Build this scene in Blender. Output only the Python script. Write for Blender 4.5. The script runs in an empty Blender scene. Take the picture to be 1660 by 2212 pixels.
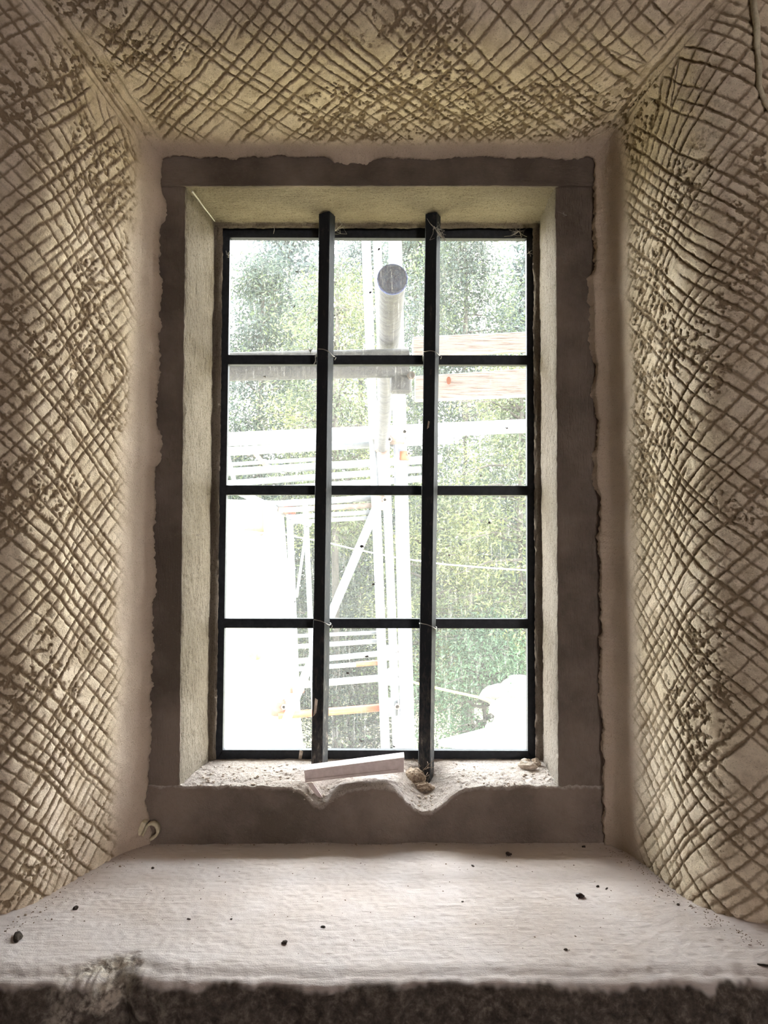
import bpy, bmesh, math, random
import numpy as np
from mathutils import Vector, Matrix

# ------------------------------------------------------------------ camera, world, light
S = bpy.context.scene
COL = S.collection
W, H, F = 1660.0, 2212.0, 1600.0
EYE = 1.5
PITCH = math.radians(2.5)
CX, CY = W / 2, H / 2
cam_d = bpy.data.cameras.new('camera')
cam = bpy.data.objects.new('camera', cam_d)
COL.objects.link(cam)
cam.location = (0, 0, EYE)
cam.rotation_euler = (math.radians(90) + PITCH, 0, 0)
cam_d.sensor_fit = 'VERTICAL'
cam_d.sensor_height = 36.0
cam_d.sensor_width = 36.0 * W / H
cam_d.lens = 36.0 * F / H
cam_d.clip_start = 0.02
S.camera = cam
S.view_settings.view_transform = 'Standard'
S.view_settings.look = 'None'
S.view_settings.gamma = 1.0
S.view_settings.use_curve_mapping = False
S.view_settings.exposure = 4.82
S.cycles.use_denoising = True
S.cycles.max_bounces = 10
S.cycles.diffuse_bounces = 6
S.cycles.transparent_max_bounces = 24
S.cycles.sample_clamp_indirect = 6.0
S.cycles.caustics_reflective = False
S.cycles.caustics_refractive = False

SKY = 1.45
world = bpy.data.worlds.new('overcast_sky')
S.world = world
world.use_nodes = True
wt = world.node_tree
wt.nodes.clear()
w_out = wt.nodes.new('ShaderNodeOutputWorld')
w_bg = wt.nodes.new('ShaderNodeBackground')
w_geo = wt.nodes.new('ShaderNodeTexCoord')
w_sep = wt.nodes.new('ShaderNodeSeparateXYZ')
w_map = wt.nodes.new('ShaderNodeMapRange')
w_mix = wt.nodes.new('ShaderNodeValToRGB')
w_map.inputs[1].default_value = -0.2
w_map.inputs[2].default_value = 1.0
w_mix.color_ramp.elements[0].color = (1.08, 1.06, 1.03, 1)
w_mix.color_ramp.elements[1].color = (0.62, 0.69, 0.76, 1)
wt.links.new(w_geo.outputs['Generated'], w_sep.inputs[0])
wt.links.new(w_sep.outputs[2], w_map.inputs[0])
wt.links.new(w_map.outputs[0], w_mix.inputs[0])
wt.links.new(w_mix.outputs[0], w_bg.inputs[0])
w_bg.inputs[1].default_value = SKY
wt.links.new(w_bg.outputs[0], w_out.inputs[0])


def area(name, loc, rot, sx, sy, power, color, portal=False):
    d = bpy.data.lights.new(name, 'AREA')
    d.shape = 'RECTANGLE'
    d.size, d.size_y, d.energy, d.color = sx, sy, power, color
    d.cycles.is_portal = portal
    o = bpy.data.objects.new(name, d)
    o.location, o.rotation_euler = loc, rot
    COL.objects.link(o)
    return o


# guides the sky's own light through the window opening (a portal gives no light itself)
area('window_portal', (0.0, 1.335, EYE + 0.09), (math.radians(-90), 0, 0), 0.72, 1.16, 1, (1, 1, 1), True)
# unseen fill lamp added behind the camera to brighten walls and ledge
area('rear_fill_lamp', (1.275, -2.44, EYE + 0.25), (math.radians(90), 0, 0), 0.33, 0.48, 0.62, (1.0, 0.84, 0.78))

sun_d = bpy.data.lights.new('sun', 'SUN')
sun_d.energy = 0.5
sun_d.angle = math.radians(25)
sun_d.color = (1.0, 0.97, 0.90)
sun = bpy.data.objects.new('sun', sun_d)
sun.rotation_euler = (math.radians(-28), math.radians(-14), 0)   # veiled sun high beyond the wall
COL.objects.link(sun)

rng = np.random.default_rng(7)
random.seed(7)


def P(px, py, Y):
    """point of the plane y = Y that the photograph shows at pixel (px, py)"""
    dx, dz = (px - CX) / F, -(py - CY) / F
    y = math.cos(PITCH) - dz * math.sin(PITCH)
    z = math.sin(PITCH) + dz * math.cos(PITCH)
    k = Y / y
    return Vector((dx * k, Y, EYE + z * k))


def PZ(px, py, Z):
    """point of the level plane z = Z at that pixel"""
    dx, dz = (px - CX) / F, -(py - CY) / F
    y = math.cos(PITCH) - dz * math.sin(PITCH)
    z = math.sin(PITCH) + dz * math.cos(PITCH)
    k = (Z - EYE) / z
    return Vector((dx * k, y * k, Z))


# ------------------------------------------------------------------ noise
def _h(ix, iy, iz, seed):
    n = (ix * 374761393 + iy * 668265263 + iz * 2147483647 + seed * 974634777) & 0xFFFFFFFF
    n = ((n ^ (n >> 13)) * 1274126177) & 0xFFFFFFFF
    n = (n ^ (n >> 16)) & 0xFFFFFFFF
    return n.astype(np.float64) / 4294967295.0


def vnoise(x, y, seed=0):
    x = np.asarray(x, float); y = np.asarray(y, float)
    xi, yi = np.floor(x).astype(np.int64), np.floor(y).astype(np.int64)
    fx, fy = x - xi, y - yi
    fx = fx * fx * (3 - 2 * fx); fy = fy * fy * (3 - 2 * fy)
    z = np.zeros_like(xi)
    a = _h(xi, yi, z, seed); b = _h(xi + 1, yi, z, seed)
    c = _h(xi, yi + 1, z, seed); d = _h(xi + 1, yi + 1, z, seed)
    return ((a * (1 - fx) + b * fx) * (1 - fy) + (c * (1 - fx) + d * fx) * fy) * 2 - 1


def fbm(x, y, seed=0, octv=4):
    v, a, s = 0, 1.0, 0
    for i in range(octv):
        v = v + a * vnoise(x * 2 ** i, y * 2 ** i, seed + 17 * i)
        s += a
        a *= 0.55
    return v / s


def sstep(a, b, x):
    t = np.clip((x - a) / (b - a), 0, 1)
    return t * t * (3 - 2 * t)


# ------------------------------------------------------------------ objects
def tag(o, label=None, cat=None, group=None, kind=None):
    if label: o['label'] = label
    if cat: o['category'] = cat
    if group: o['group'] = group
    if kind: o['kind'] = kind
    return o


def struct(o):
    o['kind'] = 'structure'
    return o


def thing(name, label, cat, loc=(0, 0, 0), group=None):
    o = bpy.data.objects.new(name, None)
    o.empty_display_size = 0.05
    COL.objects.link(o)
    o.location = loc
    return tag(o, label, cat, group)


def link(name, me, mat, parent=None, smooth=True):
    if mat: me.materials.append(mat)
    me.polygons.foreach_set('use_smooth', np.full(len(me.polygons), bool(smooth)))
    o = bpy.data.objects.new(name, me)
    COL.objects.link(o)
    if parent is not None:
        o.parent = parent
        o.matrix_parent_inverse = Matrix.Translation(-Vector(parent.location))
    return o


def grid_mesh(name, V, mat, parent=None, attr=None, smooth=True, flip=False):
    """V: (n, m, 3) array of points -> quad sheet"""
    n, m = V.shape[:2]
    me = bpy.data.meshes.new(name)
    me.vertices.add(n * m)
    me.vertices.foreach_set('co', V.reshape(-1).astype(np.float32))
    i = np.arange(n * m).reshape(n, m)
    q = np.stack([i[:-1, :-1], i[1:, :-1], i[1:, 1:], i[:-1, 1:]], -1).reshape(-1, 4)
    if flip: q = q[:, ::-1]
    me.loops.add(q.size)
    me.loops.foreach_set('vertex_index', q.reshape(-1).astype(np.int32))
    me.polygons.add(len(q))
    me.polygons.foreach_set('loop_start', (np.arange(len(q)) * 4).astype(np.int32))
    me.update(calc_edges=True)
    if attr:
        for k, a in attr.items():
            at = me.attributes.new(k, 'FLOAT', 'POINT')
            at.data.foreach_set('value', a.reshape(-1).astype(np.float32))
    return link(name, me, mat, parent, smooth)


def raw_mesh(name, V, Fc, mat, parent=None, smooth=False, attr=None):
    V = np.asarray(V, float); Fc = np.asarray(Fc)
    me = bpy.data.meshes.new(name)
    me.vertices.add(len(V))
    me.vertices.foreach_set('co', V.reshape(-1).astype(np.float32))
    me.loops.add(Fc.size)
    me.loops.foreach_set('vertex_index', Fc.reshape(-1).astype(np.int32))
    me.polygons.add(len(Fc))
    me.polygons.foreach_set('loop_start', (np.arange(len(Fc)) * Fc.shape[1]).astype(np.int32))
    me.update(calc_edges=True)
    if attr:
        for k, a in attr.items():
            at = me.attributes.new(k, 'FLOAT', 'POINT')
            at.data.foreach_set('value', np.asarray(a).reshape(-1).astype(np.float32))
    return link(name, me, mat, parent, smooth)


def from_bm(name, bm, mat, parent=None, smooth=False):
    bmesh.ops.recalc_face_normals(bm, faces=bm.faces[:])
    me = bpy.data.meshes.new(name)
    bm.to_mesh(me)
    bm.free()
    return link(name, me, mat, parent, smooth)


def hexa(bm, c8):
    """c8: bottom ring of four then top ring of four"""
    v = [bm.verts.new(c) for c in c8]
    for f in ((0, 1, 2, 3), (7, 6, 5, 4), (0, 4, 5, 1), (1, 5, 6, 2), (2, 6, 7, 3), (3, 7, 4, 0)):
        bm.faces.new([v[k] for k in f])
    return v


def box(bm, x0, x1, y0, y1, z0, z1):
    return hexa(bm, [(x0, y0, z0), (x1, y0, z0), (x1, y1, z0), (x0, y1, z0),
                     (x0, y0, z1), (x1, y0, z1), (x1, y1, z1), (x0, y1, z1)])


def quad_prism(bm, pxq, Y0, Y1):
    """quadrilateral given on the front plane by four pixels, carried straight back to Y1"""
    a = [P(x, y, Y0) for x, y in pxq]
    b = [Vector((p.x, Y1, p.z)) for p in a]
    v = [bm.verts.new(p) for p in a + b]
    for f in ((0, 1, 2, 3), (7, 6, 5, 4), (0, 4, 5, 1), (1, 5, 6, 2), (2, 6, 7, 3), (3, 7, 4, 0)):
        bm.faces.new([v[k] for k in f])


def bevel(bm, w, seg=2):
    bmesh.ops.bevel(bm, geom=[e for e in bm.edges], offset=w, segments=seg, affect='EDGES', profile=0.5)


def frame_of(d):
    d = d.normalized()
    u = d.cross(Vector((0, 0, 1)))
    if u.length < 1e-3: u = d.cross(Vector((1, 0, 0)))
    u.normalize()
    return u, u.cross(d).normalized()


def hollow_tube(bm, a, b, r, n=20, wall=0.85):
    a, b = Vector(a), Vector(b)
    u, w = frame_of(b - a)
    rings = []
    for p, rr in ((a, r), (b, r), (b, r * wall), (a, r * wall)):
        rings.append([bm.verts.new(p + (u * math.cos(2 * math.pi * k / n) + w * math.sin(2 * math.pi * k / n)) * rr) for k in range(n)])
    for i in range(4):
        A, B = rings[i], rings[(i + 1) % 4]
        for k in range(n):
            bm.faces.new((A[k], A[(k + 1) % n], B[(k + 1) % n], B[k]))


def strand(bm, pts, r, n=5, r1=None):
    pts = [Vector(p) for p in pts]
    prev = None
    for i, p in enumerate(pts):
        d = (pts[min(i + 1, len(pts) - 1)] - pts[max(i - 1, 0)])
        u, w = frame_of(d)
        rr = r if r1 is None else r + (r1 - r) * i / (len(pts) - 1)
        ring = [bm.verts.new(p + (u * math.cos(2 * math.pi * k / n) + w * math.sin(2 * math.pi * k / n)) * rr) for k in range(n)]
        if prev:
            for k in range(n):
                bm.faces.new((prev[k], prev[(k + 1) % n], ring[(k + 1) % n], ring[k]))
        else:
            bm.faces.new(ring[::-1])
        prev = ring
    bm.faces.new(prev)


def blob(bm, c, r, seed, rough=0.35, sub=2, sc=(1, 1, 1)):
    t = bmesh.new()
    bmesh.ops.create_icosphere(t, subdivisions=sub, radius=1)
    me = bpy.data.meshes.new('tmp')
    rs = random.Random(seed)
    o = (rs.random() * 50, rs.random() * 50)
    rot = Matrix.Rotation(rs.random() * 6.28, 3, 'Z')
    for v in t.verts:
        k = 1 + rough * float(fbm(np.array(v.co.x * 1.7 + o[0]), np.array(v.co.y * 1.7 + v.co.z * 2.3 + o[1]), seed, 3))
        q = rot @ Vector((v.co.x * sc[0], v.co.y * sc[1], v.co.z * sc[2]))
        v.co = Vector(c) + q * (r * k)
    t.to_mesh(me)
    t.free()
    bm.from_mesh(me)
    bpy.data.meshes.remove(me)


# ------------------------------------------------------------------ materials
def mat_base(name):
    m = bpy.data.materials.new(name)
    m.use_nodes = True
    nt = m.node_tree
    b = nt.nodes['Principled BSDF']
    b.inputs['Specular IOR Level'].default_value = 0.25
    return m, nt, b


def nd(nt, t, **kw):
    n = nt.nodes.new(t)
    for k, v in kw.items():
        if k.startswith('i_'):
            key = k[2:]
            n.inputs[int(key) if key.isdigit() else key].default_value = v
        else:
            setattr(n, k, v)
    return n


def noise_tex(nt, scale, detail=4, rough=0.6, stretch=None, dist=0.0):
    tc = nd(nt, 'ShaderNodeTexCoord')
    src = tc.outputs['Object']
    if stretch:
        mp = nd(nt, 'ShaderNodeMapping')
        mp.inputs['Scale'].default_value = stretch
        nt.links.new(src, mp.inputs[0])
        src = mp.outputs[0]
    n = nd(nt, 'ShaderNodeTexNoise')
    n.inputs['Scale'].default_value = scale
    n.inputs['Detail'].default_value = detail
    n.inputs['Roughness'].default_value = rough
    n.inputs['Distortion'].default_value = dist
    nt.links.new(src, n.inputs[0])
    return n.outputs['Fac']


def ramp(nt, src, stops):
    r = nd(nt, 'ShaderNodeValToRGB')
    e = r.color_ramp.elements
    while len(e) < len(stops): e.new(0.5)
    for k, (p, c) in enumerate(stops):
        e[k].position = p
        e[k].color = (*c, 1) if len(c) == 3 else c
    nt.links.new(src, r.inputs[0])
    return r.outputs[0]


def mix(nt, fac, a, b, mode='MIX'):
    m = nd(nt, 'ShaderNodeMix', data_type='RGBA', blend_type=mode)
    for s, i in ((fac, 0), (a, 6), (b, 7)):
        if isinstance(s, (int, float)):
            m.inputs[i].default_value = s
        elif isinstance(s, tuple):
            m.inputs[i].default_value = (*s, 1) if len(s) == 3 else s
        else:
            nt.links.new(s, m.inputs[i])
    return m.outputs[2]


def bump(nt, b, heights):
    """heights: list of (socket, strength distance)"""
    prev = None
    for h, dist in heights:
        n = nd(nt, 'ShaderNodeBump')
        n.inputs['Strength'].default_value = 1.0
        n.inputs['Distance'].default_value = dist
        nt.links.new(h, n.inputs['Height'])
        if prev: nt.links.new(prev, n.inputs['Normal'])
        prev = n.outputs[0]
    nt.links.new(prev, b.inputs['Normal'])


def simple(name, col, rough=0.6, metal=0.0, var=None, scale=60, bmp=None):
    m, nt, b = mat_base(name)
    b.inputs['Roughness'].default_value = rough
    b.inputs['Metallic'].default_value = metal
    n = noise_tex(nt, scale, 5)
    v = var if var else tuple(c * 0.75 for c in col)
    nt.links.new(ramp(nt, n, [(0.35, v), (0.62, col)]), b.inputs['Base Color'])
    if bmp: bump(nt, b, [(n, bmp)])
    return m


# scratched plaster: sandy lime mortar, grooves show the coarse browner sand below the trowelled skin
def make_plaster():
    m, nt, b = mat_base('scratched_plaster')
    b.inputs['Roughness'].default_value = 0.95
    big = noise_tex(nt, 5, 4)
    mid = noise_tex(nt, 38, 6, 0.65)
    fine = noise_tex(nt, 520, 4, 0.7)
    skin = mix(nt, ramp(nt, big, [(0.38, (0, 0, 0)), (0.66, (1, 1, 1))]), (0.76, 0.64, 0.47), (0.80, 0.68, 0.55))
    skin = mix(nt, ramp(nt, mid, [(0.36, (0, 0, 0)), (0.56, (1, 1, 1))]), (0.57, 0.46, 0.335), skin)
    mg = nd(nt, 'ShaderNodeAttribute', attribute_name='float_band')
    skin = mix(nt, mg.outputs['Fac'], skin, mix(nt, mid, (0.50, 0.40, 0.32), (0.66, 0.55, 0.45)))
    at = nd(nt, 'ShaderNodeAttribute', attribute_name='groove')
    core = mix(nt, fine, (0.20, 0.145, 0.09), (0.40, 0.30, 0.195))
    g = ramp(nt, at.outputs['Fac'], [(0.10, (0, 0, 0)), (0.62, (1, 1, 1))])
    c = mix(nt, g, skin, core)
    c = mix(nt, ramp(nt, fine, [(0.30, (1, 1, 1)), (0.42, (0, 0, 0))]), c, (0.36, 0.28, 0.20))
    nt.links.new(c, b.inputs['Base Color'])
    bump(nt, b, [(fine, 0.0012), (mid, 0.0025)])
    return m


def make_stone(name, ca, cb, streak=None, grain=0.0010, scale=420, bare=None):
    m, nt, b = mat_base(name)
    b.inputs['Roughness'].default_value = 0.92
    big = noise_tex(nt, 9, 5)
    fine = noise_tex(nt, scale, 4, 0.7)
    c = mix(nt, ramp(nt, big, [(0.36, (0, 0, 0)), (0.64, (1, 1, 1))]), ca, cb)
    c = mix(nt, ramp(nt, fine, [(0.34, (1, 1, 1)), (0.48, (0, 0, 0))]), c, tuple(x * 0.55 for x in ca))
    # the reveal takes the given colours; the face towards the room is brown
    at = nd(nt, 'ShaderNodeAttribute', attribute_name='reveal_mix')
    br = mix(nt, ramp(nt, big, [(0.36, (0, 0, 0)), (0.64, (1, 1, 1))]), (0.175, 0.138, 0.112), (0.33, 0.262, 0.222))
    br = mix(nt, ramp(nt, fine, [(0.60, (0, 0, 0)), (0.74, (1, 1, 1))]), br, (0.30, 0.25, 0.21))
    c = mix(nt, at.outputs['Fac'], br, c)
    nt.links.new(c, b.inputs['Base Color'])
    hs = [(fine, grain)]
    if streak: hs.append((noise_tex(nt, 60, 6, 0.7, streak), 0.007))
    bump(nt, b, hs)
    return m


M = {}
M['plaster'] = make_plaster()
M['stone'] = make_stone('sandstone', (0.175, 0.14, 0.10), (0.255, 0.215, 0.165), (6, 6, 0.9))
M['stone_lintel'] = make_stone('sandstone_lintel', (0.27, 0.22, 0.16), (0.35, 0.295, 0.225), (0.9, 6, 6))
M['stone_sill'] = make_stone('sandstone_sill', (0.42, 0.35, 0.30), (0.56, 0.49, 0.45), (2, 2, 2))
M['ledge'] = None
M['room'] = simple('room_plaster', (0.20, 0.165, 0.135), 0.9, var=(0.14, 0.115, 0.09), scale=8)
M['floor'] = simple('stone_floor', (0.22, 0.19, 0.16), 0.8, scale=12)


def make_ledge():
    m, nt, b = mat_base('ledge_plaster')
    b.inputs['Roughness'].default_value = 0.9
    big = noise_tex(nt, 7, 5)
    fine = noise_tex(nt, 600, 4, 0.7)
    lines = noise_tex(nt, 30, 6, 0.65, (1.2, 9, 4))
    c = mix(nt, ramp(nt, big, [(0.35, (0, 0, 0)), (0.65, (1, 1, 1))]), (0.54, 0.455, 0.41), (0.62, 0.55, 0.53))
    c = mix(nt, ramp(nt, lines, [(0.28, (1, 1, 1)), (0.38, (0, 0, 0))]), c, (0.42, 0.36, 0.31))
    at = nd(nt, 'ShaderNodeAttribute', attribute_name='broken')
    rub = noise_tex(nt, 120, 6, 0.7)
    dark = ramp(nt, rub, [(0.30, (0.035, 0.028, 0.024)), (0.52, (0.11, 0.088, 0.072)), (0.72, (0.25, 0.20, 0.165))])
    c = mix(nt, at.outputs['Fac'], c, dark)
    at2 = nd(nt, 'ShaderNodeAttribute', attribute_name='mortar')
    c = mix(nt, at2.outputs['Fac'], c, ramp(nt, rub, [(0.36, (0.15, 0.12, 0.10)), (0.56, (0.62, 0.545, 0.46))]))
    nt.links.new(c, b.inputs['Base Color'])
    bump(nt, b, [(fine, 0.0006), (lines, 0.0009)])
    return m


M['ledge'] = make_ledge()
M['iron'] = simple('black_painted_iron', (0.020, 0.024, 0.032), 0.5, 0.0, var=(0.010, 0.012, 0.016), scale=90, bmp=0.0006)


def make_bar():
    m, nt, b = mat_base('stanchion_iron')
    b.inputs['Roughness'].default_value = 0.7
    b.inputs['Specular IOR Level'].default_value = 0.12
    n = noise_tex(nt, 160, 6, 0.7, (1, 1, 0.35))
    at = nd(nt, 'ShaderNodeAttribute', attribute_name='wear')
    add = nd(nt, 'ShaderNodeMath', operation='MULTIPLY_ADD')
    nt.links.new(at.outputs['Fac'], add.inputs[0]); add.inputs[1].default_value = 0.22
    nt.links.new(n, add.inputs[2])
    nt.links.new(ramp(nt, add.outputs[0], [(0.56, (0.016, 0.018, 0.022)), (0.74, (0.05, 0.047, 0.045)), (0.86, (0.26, 0.22, 0.19))]), b.inputs['Base Color'])
    bump(nt, b, [(n, 0.0008)])
    return m


M['bar'] = make_bar()
M['putty'] = simple('pale_putty', (0.62, 0.60, 0.56), 0.7)
M['wire'] = simple('grey_wire', (0.30, 0.28, 0.26), 0.4, 0.6)
M['web'] = simple('cobweb_silk', (0.55, 0.52, 0.46), 0.9)
M['fly'] = simple('dead_fly', (0.03, 0.02, 0.015), 0.6)
M['beetle'] = simple('beetle_shell', (0.025, 0.012, 0.010), 0.3)
M['pvc'] = simple('dusty_white_plastic', (0.70, 0.60, 0.58), 0.55, var=(0.60, 0.50, 0.48), scale=120)
M['cream'] = simple('cream_plastic', (0.66, 0.60, 0.44), 0.5, var=(0.50, 0.45, 0.32), scale=200)
M['rubble'] = simple('pale_crumbs', (0.60, 0.52, 0.45), 0.95, var=(0.34, 0.27, 0.21), scale=150, bmp=0.001)
M['darkcrumb'] = simple('dark_crumbs', (0.06, 0.045, 0.035), 0.95, var=(0.03, 0.024, 0.02), scale=150)
M['debris'] = simple('brown_debris', (0.44, 0.34, 0.25), 0.95, var=(0.24, 0.17, 0.12), scale=300, bmp=0.006)


def make_glass():
    m = bpy.data.materials.new('dusty_glass')
    m.use_nodes = True
    nt = m.node_tree
    nt.nodes.clear()
    out = nd(nt, 'ShaderNodeOutputMaterial')
    tr = nd(nt, 'ShaderNodeBsdfTransparent'); tr.inputs[0].default_value = (0.95, 0.98, 0.965, 1)
    df = nd(nt, 'ShaderNodeBsdfTranslucent'); df.inputs[0].default_value = (0.86, 0.86, 0.82, 1)
    d2 = nd(nt, 'ShaderNodeBsdfDiffuse'); d2.inputs[0].default_value = (0.80, 0.79, 0.75, 1)
    gl = nd(nt, 'ShaderNodeBsdfGlossy'); gl.inputs['Roughness'].default_value = 0.05
    dust = nd(nt, 'ShaderNodeMixShader'); dust.inputs[0].default_value = 0.25
    nt.links.new(df.outputs[0], dust.inputs[1]); nt.links.new(d2.outputs[0], dust.inputs[2])
    speck = ramp(nt, noise_tex(nt, 520, 4, 0.8), [(0.48, (0, 0, 0)), (0.66, (1, 1, 1))])
    cloud = ramp(nt, noise_tex(nt, 9, 5, 0.6), [(0.34, (0, 0, 0)), (0.70, (1, 1, 1))])
    streak = ramp(nt, noise_tex(nt, 95, 5, 0.7, (3.0, 1, 0.22)), [(0.54, (0, 0, 0)), (0.70, (1, 1, 1))])
    def math_(op, a, b2):
        n = nd(nt, 'ShaderNodeMath', operation=op)
        for i, s in enumerate((a, b2)):
            if isinstance(s, float): n.inputs[i].default_value = s
            else: nt.links.new(s, n.inputs[i])
        return n.outputs[0]
    a = math_('MULTIPLY', speck, 0.085)
    b2 = math_('MULTIPLY', cloud, 0.012)
    c = math_('MULTIPLY', streak, 0.10)
    f = math_('ADD', math_('ADD', a, b2), math_('ADD', c, 0.021))
    mx = nd(nt, 'ShaderNodeMixShader')
    nt.links.new(f, mx.inputs[0]); nt.links.new(tr.outputs[0], mx.inputs[1]); nt.links.new(dust.outputs[0], mx.inputs[2])
    m2 = nd(nt, 'ShaderNodeMixShader'); m2.inputs[0].default_value = 0.03
    nt.links.new(mx.outputs[0], m2.inputs[1]); nt.links.new(gl.outputs[0], m2.inputs[2])
    nt.links.new(m2.outputs[0], out.inputs[0])
    return m


M['glass'] = make_glass()

# ------------------------------------------------------------------ plastered splays of the deep opening
YS = 1.067                        # face of the stone window surround
Z0 = EYE - 0.60                   # lining starts a little below the ledge
XL, XR, ZT = -0.330, 0.309, EYE + 0.566
RC = 0.012
prof = {  # outward offset, Y  -- from the stone surround towards the room
    'L': [(0, 1.072), (0.000, 1.058), (0.006, 1.046), (0.018, 1.025), (0.032, 0.985), (0.052, 0.935), (0.070, 0.892), (0.094, 0.858), (0.135, 0.835), (0.185, 0.826), (0.26, 0.822), (0.38, 0.82), (1.5, 0.82)],
    'T': [(0, 1.072), (0.000, 1.060), (0.006, 1.050), (0.012, 1.035), (0.022, 1.000), (0.034, 0.95), (0.050, 0.905), (0.070, 0.874), (0.105, 0.850), (0.155, 0.836), (0.23, 0.826), (0.36, 0.82), (1.5, 0.82)],
    'R': [(0, 1.072), (0.000, 1.056), (0.012, 1.046), (0.024, 1.025), (0.034, 0.985), (0.044, 0.93), (0.058, 0.888), (0.084, 0.855), (0.130, 0.834), (0.185, 0.826), (0.26, 0.822), (0.38, 0.82), (1.5, 0.82)],
}


def catmull(pts, per):
    pts = np.array(pts, float)
    out = []
    n = len(pts)
    for i in range(n - 1):
        p0, p1, p2, p3 = pts[max(i - 1, 0)], pts[i], pts[i + 1], pts[min(i + 2, n - 1)]
        t = np.linspace(0, 1, per, endpoint=False)[:, None]
        m1, m2 = (p2 - p0) * 0.5, (p3 - p1) * 0.5
        if i == 0: m1 = (p2 - p1)
        if i <= 1 or i >= n - 3: m1 = (p2 - p1); m2 = (p2 - p1)
        h = (2 * t**3 - 3 * t**2 + 1) * p1 + (t**3 - 2 * t**2 + t) * m1 + (-2 * t**3 + 3 * t**2) * p2 + (t**3 - t**2) * m2
        out.append(h)
    out.append(pts[-1:])
    return np.concatenate(out)


# shared parameter: segment index; choose rows so that spacing is about 1.2 mm where it shows
segs = [6, 6, 12, 20, 34, 44, 50, 50, 44, 44, 20, 14]


def sample_prof(k):
    cat = catmull(prof[k], 60)
    rows = []
    for i, c in enumerate(segs):
        t = (np.arange(c) / c + i) * 60
        rows.append(t)
    t = np.concatenate(rows + [np.array([60.0 * len(segs)])])
    i0 = np.minimum(np.floor(t).astype(int), len(cat) - 2)
    f = (t - i0)[:, None]
    return cat[i0] * (1 - f) + cat[i0 + 1] * f


pL, pT, pR = sample_prof('L'), sample_prof('T'), sample_prof('R')
nt_rows = len(pL)
arc = np.concatenate([[0], np.cumsum(np.linalg.norm(np.diff(pT, axis=0), axis=1))])

step = 0.00125
legs = ZT - RC - Z0
topw = (XR - XL) - 2 * RC
sv, bx, bz, nx, nz, wL, wT = [], [], [], [], [], [], []
# left leg going up
for z in np.arange(Z0, ZT - RC, step):
    bx.append(XL); bz.append(z); nx.append(-1); nz.append(0)
i_l = len(bx)
NCOR = 170
for k in range(NCOR):
    a = math.pi - (k / NCOR) * math.pi / 2
    bx.append(XL + RC + RC * math.cos(a)); bz.append(ZT - RC + RC * math.sin(a)); nx.append(math.cos(a)); nz.append(math.sin(a))
for x in np.arange(XL + RC, XR - RC, step):
    bx.append(x); bz.append(ZT); nx.append(0); nz.append(1)
i_t = len(bx)
for k in range(NCOR):
    a = math.pi / 2 - (k / NCOR) * math.pi / 2
    bx.append(XR - RC + RC * math.cos(a)); bz.append(ZT - RC + RC * math.sin(a)); nx.append(math.cos(a)); nz.append(math.sin(a))
for z in np.arange(ZT - RC, Z0 - step, -step):
    bx.append(XR); bz.append(z); nx.append(1); nz.append(0)
bx, bz, nx, nz = map(np.array, (bx, bz, nx, nz))
ns = len(bx)
mid_l = i_l + NCOR // 2
mid_t = i_t + NCOR // 2
# weights of the three profiles along the perimeter, blended round the corners
idx = np.arange(ns)
wLf = 1 - sstep(i_l - 60, i_l + NCOR + 60, idx)
wRf = sstep(i_t - 60, i_t + NCOR + 60, idx)
wTf = 1 - wLf - wRf
th = np.zeros(ns)                      # 0..90 degrees round either upper corner
th[i_l:i_l + NCOR] = np.arange(NCOR) / NCOR * math.pi / 2
th[i_t:i_t + NCOR] = np.arange(NCOR) / NCOR * math.pi / 2
mit = 1 + 0.86 * (1 / np.maximum(np.cos(th), np.sin(th)) - 1)
nx, nz = nx * mit, nz * mit
off = wLf[:, None] * pL[:, 0] + wTf[:, None] * pT[:, 0] + wRf[:, None] * pR[:, 0]
yy = wLf[:, None] * pL[:, 1] + wTf[:, None] * pT[:, 1] + wRf[:, None] * pR[:, 1]
X = bx[:, None] + nx[:, None] * off
Z = bz[:, None] + nz[:, None] * off
# the head dips in the middle of its length, the legs lean a little
hb = (np.clip((bx - XL) / (XR - XL), 0, 1))
Z += (wTf * (-0.010 * np.sin(hb * math.pi)))[:, None] * sstep(0.002, 0.05, off) * (1 - sstep(0.1, 0.2, off))
lean = (bz - EYE)
X += ((wLf * 0.010) * lean)[:, None]
# large unevenness, and a ragged feathered edge against the stone
A = arc[None, :] + 0 * X
sp = np.concatenate([[0], np.cumsum(np.hypot(np.diff(bx), np.diff(bz)) + 1e-9)])
SPc = sp[:, None] + 0 * X
SP = SPc + 0.0
for c0_ in (i_l, i_t):
    for q_ in range(NCOR):
        i_ = c0_ + q_
        if q_ < NCOR // 2: SP[i_] = sp[c0_] + off[i_] * math.tan(th[i_])
        else: SP[i_] = sp[c0_ + NCOR] - off[i_] * math.tan(math.pi / 2 - th[i_])
# corner fan: let the pattern coordinate grow with the offset
cor = np.concatenate([[0], np.cumsum(np.abs(np.diff(np.unwrap(np.arctan2(nz, nx)))))])[:, None]

# seen from the room: u along the surface into depth, s along the wall
nrmY = np.gradient(off, axis=1); nrmO = -np.gradient(yy, axis=1)
ln = np.hypot(nrmY, nrmO) + 1e-9
# surface normal pointing into the opening: (-off direction, ...) in the (off, Y) plane
nO, nY = -nrmO / ln, -nrmY / ln


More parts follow.
